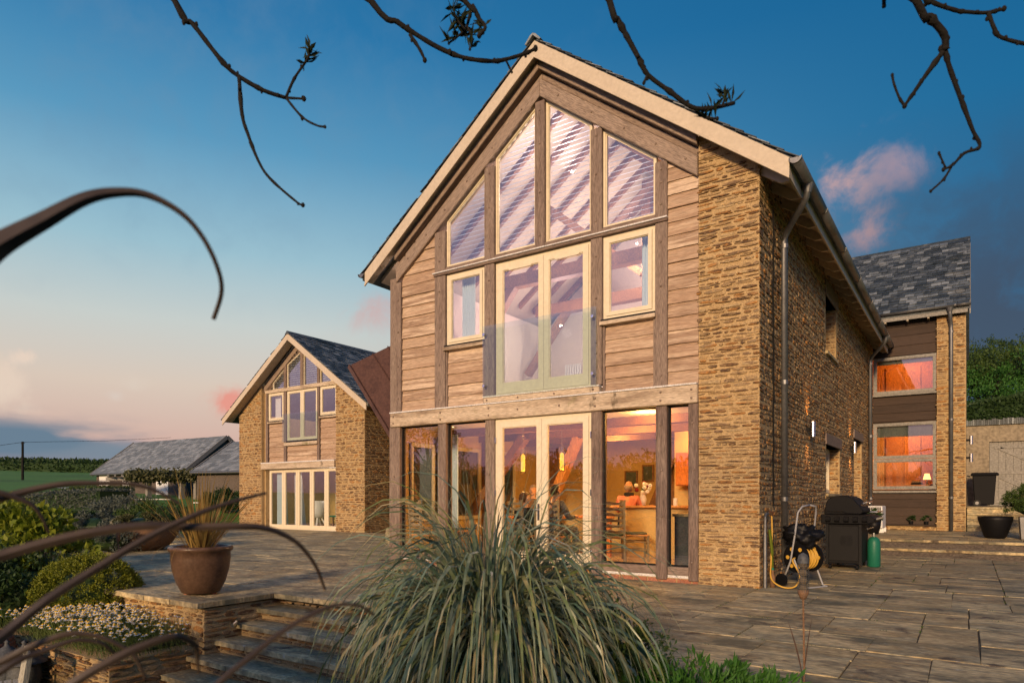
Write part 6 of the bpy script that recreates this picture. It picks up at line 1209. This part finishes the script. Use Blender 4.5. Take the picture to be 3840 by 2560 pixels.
bd = thing('bed', 'bed with a white cover near the upstairs doors', 'bed', (-6.8, 11.3, 2.86)); B('mattress', 'white', bd, (-7.7, -5.9, 11.6, 13.4, 3.15, 3.42), bevel=.06); B('frame', 'timber_in', bd, (-7.75, -5.85, 11.55, 13.45, 2.87, 3.149))
for i, p in enumerate(((-7.2, 12.4, 4.9), (-4.4, 12.4, 4.9), (-5.8, 10.4, 7.0), (-5.8, 13.2, 6.6))):
    t = thing('upstairs_light', ('round glass light over the bed upstairs', 'round glass light over the wide picture upstairs', 'small round glass light high in the gable', 'small round glass light behind the king post')[i], 'lamp', p); MB().ell(p, .028, .028, .028, 12, 8).build('globe', emit('globe_glow', (1, .72, .48), 1.3), t)
    lamp('upstairs_lamp', (p[0], p[1], p[2] - .12), 150, (1, .74, .66), .1, t)
# windows and curtains along the dining room's left wall
for a, b in ((9.75, 10.45), (11.05, 12.0), (12.5, 13.4)):
    B('window_backing', 'iron', H, (-9.100, -9.09, a, b, .75, 2.3)); window(H, rect(a, b, .75, 2.3), -9.035, .06, .05, 'cream', ax='x', out=1)
for y in (10.62, 12.12): B('inner_post', 'timber_in', H, (-9.10, -8.92, y, y + .2, .101, 2.46))
for i, (a, b, lab) in enumerate(((10.46, 10.62, 'narrow pale curtain beside the first inner post of the dining room'), (10.84, 11.04, 'pale blue curtain between the inner post and the second side window'), (12.34, 12.5, 'pale curtain beside the second inner post of the dining room'))):
    c_ = curtain(None, a, b, .12, 2.42, -8.97, 5, .03)
    for v in c_.data.vertices: v.co = (v.co.y, v.co.x, v.co.z)
    tag(c_, lab, 'curtain')
# people
def person(label, head, face, shirt, trouser, hair, seat_z, lean=.06, arms=1, bald=False):
    # seated figure: head = head centre, face = heading of the gaze (unit, plan)
    hd = Vector(head); f = Vector((face[0], face[1], 0)).normalized(); s_ = Vector((f.y, -f.x, 0)); base = Vector((hd.x, hd.y, seat_z)) - f * lean
    t = thing('person', label, 'person', (base.x, base.y, FLR)); neck = hd - Vector((0, 0, .15)); hip = base + Vector((0, 0, .09)); chest = neck - Vector((0, 0, .16)) - f * .03; mid = hip.lerp(chest, .5) - f * .03
    def skin(name, chain, mat, sub=2):
        vs, es, rs = [], [], []
        for p, par, r_ in chain: vs.append(p); rs.append(r_); es += [(par, len(vs) - 1)] if par is not None else []
        me = bpy.data.meshes.new(name); me.from_pydata(vs, es, []); o = bpy.data.objects.new(name, me); COL.objects.link(o); o.modifiers.new('skin', 'SKIN'); o.modifiers.new('sub', 'SUBSURF').levels = sub; o.modifiers['sub'].render_levels = sub
        for i, v in enumerate(me.skin_vertices[0].data): v.radius = (rs[i], rs[i] if not isinstance(rs[i], tuple) else rs[i][1]); v.use_root = (i == 0)
        dg = bpy.context.evaluated_depsgraph_get(); m2 = bpy.data.meshes.new_from_object(o.evaluated_get(dg)); bpy.data.objects.remove(o); return m2
    kn = [hip + s_ * k * .11 + f * .44 + Vector((0, 0, .02)) for k in (-1, 1)]; ft_ = [k_ - Vector((0, 0, k_.z - FLR - .08)) + f * .03 for k_ in kn]
    sh_ = [neck + s_ * k * .175 - Vector((0, 0, .06)) - f * .02 for k in (-1, 1)]; el = [sh_[i] + s_ * k * .08 - Vector((0, 0, .25)) + f * .10 for i, k in enumerate((-1, 1))]; wr = [el[i] - s_ * k * .08 + f * .24 + Vector((0, 0, .02)) for i, k in enumerate((-1, 1))]
    body = [(hip, None, .12), (mid, 0, .125), (chest, 1, .13), (neck, 2, .055), (hd - Vector((0, 0, .06)), 3, .06)]
    for i in range(2): n = len(body); body += [(hip + s_ * (-1, 1)[i] * .1 + f * .05, 0, .09), (kn[i], n, .06), (ft_[i], n + 1, .04), (ft_[i] + f * .14 - Vector((0, 0, .04)), n + 2, .035)]
    for i in range(2): n = len(body); body += [(sh_[i], 2, .055), (el[i], n, .04), (wr[i], n + 1, .028), (wr[i] + f * .09, n + 2, .022)]
    m2 = skin('body', body, 'skin'); vs = [v.co.copy() for v in m2.vertices]; fs = [tuple(p.vertices) for p in m2.polygons]; m = MB(); m.add(vs, fs)
    h = MB().ell((0, 0, 0), .078, .098, .118, 18, 12); h2 = []
    for p in h.v:
        x, y, z = p; y += .02 if (z < -.04 and y > 0) else 0; x *= 1 - .18 * max(0, -z / .118); h2.append(hd + s_ * x + f * y + Vector((0, 0, z)))
    m.add(h2, h.f); m.tube([hd + f * .09 + Vector((0, 0, .02)), hd + f * .122 - Vector((0, 0, .02)), hd + f * .10 - Vector((0, 0, .03))], [.008, .014, .01], 6)
    for k in (-1, 1): m.ell(hd + s_ * k * .08 - Vector((0, 0, .01)), .012, .02, .03, 8, 6)
    m.build('body', 'skin', t, smooth=True)
    def cloth(name, chain, mat):
        mm = skin(name, chain, mat); o = MB(); o.add([v.co.copy() for v in mm.vertices], [tuple(p.vertices) for p in mm.polygons]); o.build(name, mat, t, smooth=True)
    top = [(hip + Vector((0, 0, .03)), None, .142), (mid, 0, .148), (chest, 1, .155), (neck - Vector((0, 0, .035)), 2, .075)]
    for i in range(2): n = len(top); top += [(sh_[i], 2, .072), (el[i], n, .054), (wr[i] - f * .02, n + 1, .040)]
    cloth('shirt', top, shirt); tr_ = [(hip - Vector((0, 0, .01)), None, .135)]
    for i in range(2): n = len(tr_); tr_ += [(hip + s_ * (-1, 1)[i] * .1 + f * .05, 0, .105), (kn[i], n, .075), (ft_[i] + Vector((0, 0, .03)), n + 1, .055)]
    cloth('trousers', tr_, trouser)
    hh = MB(); e_ = MB().ell((0, 0, 0), .086, .106, .118, 18, 12); vs = []
    for p in e_.v: x, y, z = p; lim = (-.075 if y < .0 else .055) if not bald else (-.05 if y < -.02 else .2); vs.append(hd + s_ * x + f * (y - .010) + Vector((0, 0, max(z, lim) + .008)) if not bald else hd + s_ * x * .97 + f * (y - .012) + Vector((0, 0, min(max(z, -.06), .03))))
    hh.add(vs, e_.f); hh.build('hair', hair, t, smooth=True); return t
grey = flat('grey_jumper', (.13, .14, .16), .9); pink = flat('pink_shirt', (.62, .22, .15), .85); navy = flat('navy_jacket', (.012, .012, .018), .8); brown_h = flat('brown_hair', (.06, .03, .016), .7); grey_h = flat('grey_hair', (.28, .22, .18), .7)
person('person in a salmon pink shirt seated at the island', cw(2358, 1826, 12.9), (-.1, 1), pink, navy, grey_h, .68, bald=True)
tag(MB().lathe([(.085, -.03), (.10, .0), (.095, .04), (.075, .05)], 18, cw(2358, 1826, 12.9) - Vector((0, 0, .15))).build('scarf', navy, smooth=True), 'dark scarf round the neck of the pink shirted person', 'scarf')
person('person in a grey jumper leaning on the table, seen from behind', cw(2083, 1842, 11.75), (.25, 1), grey, grey, brown_h, .56, .05)
person('person in a dark jacket at the table by the door handle', cw(1968, 1868, 11.95), (.4, 1), navy, navy, brown_h, .56, .04)
person('person across the table facing the garden', cw(2000, 1838, 13.7), (.3, -1), flat('brown_top', (.16, .09, .05), .9), navy, grey_h, .56, .04)

# ================================================================== TREE OVERHEAD and flax leaves close by
q = random.Random(90); tk = Vector((4.6, -1.6, -1.12)); ot = thing('overhanging_tree', 'bare budding tree whose dark twigs hang over the view', 'tree', tk)
MB().tube([tk, tk + Vector((.1, .05, 1.8)), tk + Vector((0, .2, 3.6)), tk + Vector((-.3, .6, 5.4))], [.22, .17, .13, .08], 12).build('trunk', 'bark', ot, smooth=True)
def twig(pts, w0, w1, d0, d1, root=False, buds=True, leaves=0):
    n = len(pts); m = MB(); P = [cw(x, y, d0 + (d1 - d0) * i / max(1, n - 1)) for i, (x, y) in enumerate(pts)]
    if root:
        h0 = P[0] + (P[0] - P[1]).normalized() * .5 + Vector((0, 0, .3)); lim = tk + Vector((-.2, .5, 4.6)); P = [lim, lim.lerp(h0, .5) + Vector((0, 0, .35)), h0] + P; k = 3
    else: k = 0
    S = smooth(P, 5); nn = len(S); rad_ = []
    for i in range(nn):
        t = i / (nn - 1); base = (w0 + (w1 - w0) * t) * .86 * d0 / FPX / 2
        if root and i < 3 * 5: base = w0 * d0 / FPX / 2 * (1 + 1.6 * (1 - i / 15))
        rad_.append(base * (1 + (.32 if (i * 7 + int(pts[0][0])) % 9 == 0 else 0) + q.uniform(-.08, .12)))
    m.tube(S, rad_, 7).build('branch', 'bark', ot, smooth=True)
    if buds:
        bm_ = MB()
        for i in range(k * 5 + 2, nn, 3):
            if q.random() < .62: v = rv(q); r_ = rad_[i]; bm_.ell(S[i] + v * r_ * 1.1, r_ * q.uniform(.6, 1.1), r_ * q.uniform(.6, 1.1), r_ * q.uniform(.9, 1.5), 6, 4)
        if w1 < 15: bm_.ell(S[-1], rad_[-1] * 1.6, rad_[-1] * 1.6, rad_[-1] * 2, 7, 5)
        if bm_.v: tag(bm_.build('buds', 'bark', ot, smooth=True), kind='stuff')
    if leaves:
        lm_ = MB()
        for i in range(leaves): c_ = S[-1 - q.randrange(min(8, nn - 1))]; d = (rv(q) + Vector((0, 0, .7))).normalized(); leaf(lm_, c_, d, rv(q), q.uniform(.03, .07), q.uniform(.008, .016), q.random())
        tag(lm_.build('young_leaves', 'bud', ot), kind='stuff')
T = twig
T([(653, 0), (725, 92), (837, 235), (897, 287), (988, 339), (1072, 367)], 27, 16, 2.5, 2.6, True)
T([(897, 292), (908, 430), (932, 510), (968, 602), (1012, 669), (1112, 757), (1136, 769)], 17, 8, 2.55, 2.5); T([(1072, 367), (1104, 295), (1152, 223), (1163, 185)], 12, 9, 2.6, 2.6, leaves=26); T([(1072, 367), (1140, 371)], 11, 9, 2.6, 2.6); T([(1072, 367), (1132, 438), (1187, 470), (1219, 476)], 11, 8, 2.6, 2.55)
T([(1389, 0), (1491, 83), (1542, 118), (1644, 179), (1740, 217), (1842, 230), (1896, 223), (1970, 201), (2008, 182)], 26, 14, 2.6, 2.7, True); T([(1536, 128), (1574, 185), (1593, 226)], 15, 12, 2.6, 2.6); T([(1896, 223), (1919, 271)], 10, 7, 2.7, 2.7)
T([(1740, 0), (1772, 19), (1797, 70), (1820, 102), (1797, 134)], 20, 14, 2.4, 2.4, True, leaves=8); T([(1772, 19), (1759, 70), (1740, 115), (1683, 163)], 15, 8, 2.4, 2.45, leaves=34); T([(1750, 95), (1772, 147), (1762, 185)], 10, 8, 2.4, 2.4, leaves=10); T([(1745, 110), (1715, 75), (1700, 30)], 9, 6, 2.4, 2.4, leaves=34)
T([(2285, 0), (2314, 70), (2359, 153), (2397, 223), (2429, 281), (2512, 344), (2595, 402), (2671, 405), (2754, 386)], 30, 17, 2.4, 2.5, True, leaves=10); T([(2605, 405), (2640, 440), (2690, 445)], 14, 9, 2.5, 2.5, leaves=22); T([(2710, 395), (2722, 355)], 10, 7, 2.5, 2.5, leaves=14); T([(2429, 281), (2414, 312)], 14, 9, 2.45, 2.45)
T([(3435, 0), (3483, 62), (3540, 129), (3545, 187)], 36, 30, 2.2, 2.25, True); T([(3543, 185), (3478, 273), (3435, 335), (3392, 397)], 22, 13, 2.25, 2.3); T([(3392, 397), (3373, 368), (3353, 316), (3346, 282)], 12, 9, 2.3, 2.3); T([(3543, 185), (3559, 249), (3593, 344), (3645, 483), (3674, 550), (3617, 574), (3574, 617), (3538, 636)], 22, 10, 2.25, 2.3); T([(3574, 612), (3540, 670), (3490, 717)], 10, 8, 2.3, 2.3); T([(3545, 628), (3521, 574)], 9, 8, 2.3, 2.3)
T([(3440, -60), (3492, 5), (3578, 38), (3626, 45), (3703, 48), (3765, 33)], 22, 14, 2.3, 2.3, True); T([(3706, 50), (3727, 105), (3750, 139), (3832, 163), (3900, 170)], 18, 14, 2.3, 2.3); T([(3315, -70), (3315, 20)], 20, 16, 2.3, 2.3, True)
# flax leaves near the camera: one plant rooted left of the tripod
fk = cw(-700, 3000, .9); fk.z = -1.1; nf = thing('bronze_flax', 'near bronze flax plant with long arching strap leaves', 'plant', fk)
def strap(pts, w0, d0, d1, wtip=7, pw_=1.0):
    P = [cw(x, y, d0 + (d1 - d0) * i / (len(pts) - 1)) for i, (x, y) in enumerate(pts)]; ro = fk + Vector((q.uniform(-.05, .05), q.uniform(-.05, .05), .1)); ex = P[0] + (P[0] - P[1]) * 1.1; P = [ex + (P[0] - P[1]) * .9 + Vector((0, 0, -.05)), ex] + P; S = smooth(P, 10); n = len(S); vs = []
    for i, p in enumerate(S):
        t = max(0, (i - 20) / (n - 21)); d = (S[min(i + 1, n - 1)] - S[max(i - 1, 0)]).normalized(); view = (p - Vector((0, 0, CZ))).normalized(); s_ = d.cross(view).normalized()
        wpx = w0 * (1 - t) ** pw_ + wtip; hw = wpx * (d0 + (d1 - d0) * t) / FPX / 2; fold = d.cross(s_).normalized() * hw * .55
        vs += [p - s_ * hw, p + fold, p + s_ * hw]
    m = MB(); h_ = q.random() * .4; m.add(vs, [(3 * i, 3 * i + 1, 3 * i + 4, 3 * i + 3) for i in range(n - 1)], h_); o_ = len(m.r); m.f += [(3 * i + 1, 3 * i + 2, 3 * i + 5, 3 * i + 4) for i in range(n - 1)]; m.r += [h_ + .45] * (n - 1); o = m.build('leaf', 'flax', nf); md = o.modifiers.new('thickness', 'SOLIDIFY'); md.thickness = .0012
strap([(-120, 1010), (0, 917), (159, 829), (319, 745), (446, 721), (558, 733), (677, 797), (757, 885), (813, 996), (831, 1092), (801, 1196)], 95, .75, .95, wtip=13, pw_=3.2)
strap([(-150, 1925), (0, 1869), (122, 1836), (245, 1814), (367, 1811), (490, 1814), (582, 1839), (674, 1888)], 24, .95, 1.1)
strap([(-150, 2130), (0, 2084), (184, 2032), (367, 1992), (551, 1970), (704, 1975), (888, 1972), (981, 1977), (1052, 1998), (1124, 2043), (1183, 2120), (1219, 2210)], 36, .85, 1.15)
strap([(-120, 2490), (0, 2390), (184, 2243), (367, 2127), (551, 2016), (735, 1928), (888, 1876), (998, 1848)], 36, .8, 1.05)
strap([(-120, 2540), (0, 2482), (122, 2421), (245, 2378), (337, 2378), (429, 2408), (502, 2457), (545, 2540)], 22, .85, .95); strap([(-60, 2560), (60, 2480), (160, 2440), (280, 2400), (380, 2410), (430, 2450)], 18, .9, 1.0)
strap([(100, 2700), (276, 2560), (429, 2470), (551, 2414), (649, 2384), (704, 2396), (735, 2427), (745, 2520)], 34, .8, .95)
strap([(700, 2700), (820, 2560), (933, 2465), (1046, 2376), (1165, 2305), (1255, 2269), (1344, 2269), (1403, 2305)], 17, .75, .9)
strap([(-80, 1850), (0, 1848), (61, 1866), (122, 1894), (159, 1943), (184, 1998)], 16, .95, 1.0)

# ================================================================== hedge and trees behind the viewpoint (seen in the glass)
def bz(x, y): return Vector((x, y, -1.15))
hedge('boundary_hedge', 'out of view end of the boundary hedge, raised to shade the garden steps', [bz(-5.6, -5.0), bz(-4, -5.2), bz(-2.5, -5.3)], 4.0, 1.2, 6000, .12, 'leaf_dark', 71)  # hedge end out of view, made taller so its shadow covers the steps
hedge('boundary_hedge', 'boundary hedge behind the viewpoint, mirrored in the dining room panes', [bz(-2.2, -5.3), bz(4, -5.3), bz(12, -4.5)], 3.3, 1.2, 12000, .12, 'leaf_dark', 72)
hedge('boundary_hedge', 'far boundary hedge mirrored in the corner panes', [bz(-40, -12), bz(-24, -13), bz(-8, -14)], 4.0, 1.8, 9000, .2, 'leaf_dark', 73)
for i, (x, y, h_, lab) in enumerate(((-21, -5, 5.8, 'tall tree behind the garden reflected in the corner pane'), (-15.5, -6, 4.3, 'mid height tree reflected in the dining room glass'), (-10.5, -7.5, 3.7, 'low tree reflected beside the french doors'))): tree('garden_tree', lab, bz(x, y), h_, 1.9, 5200, .14, 'leaf_dark', 80 + i)
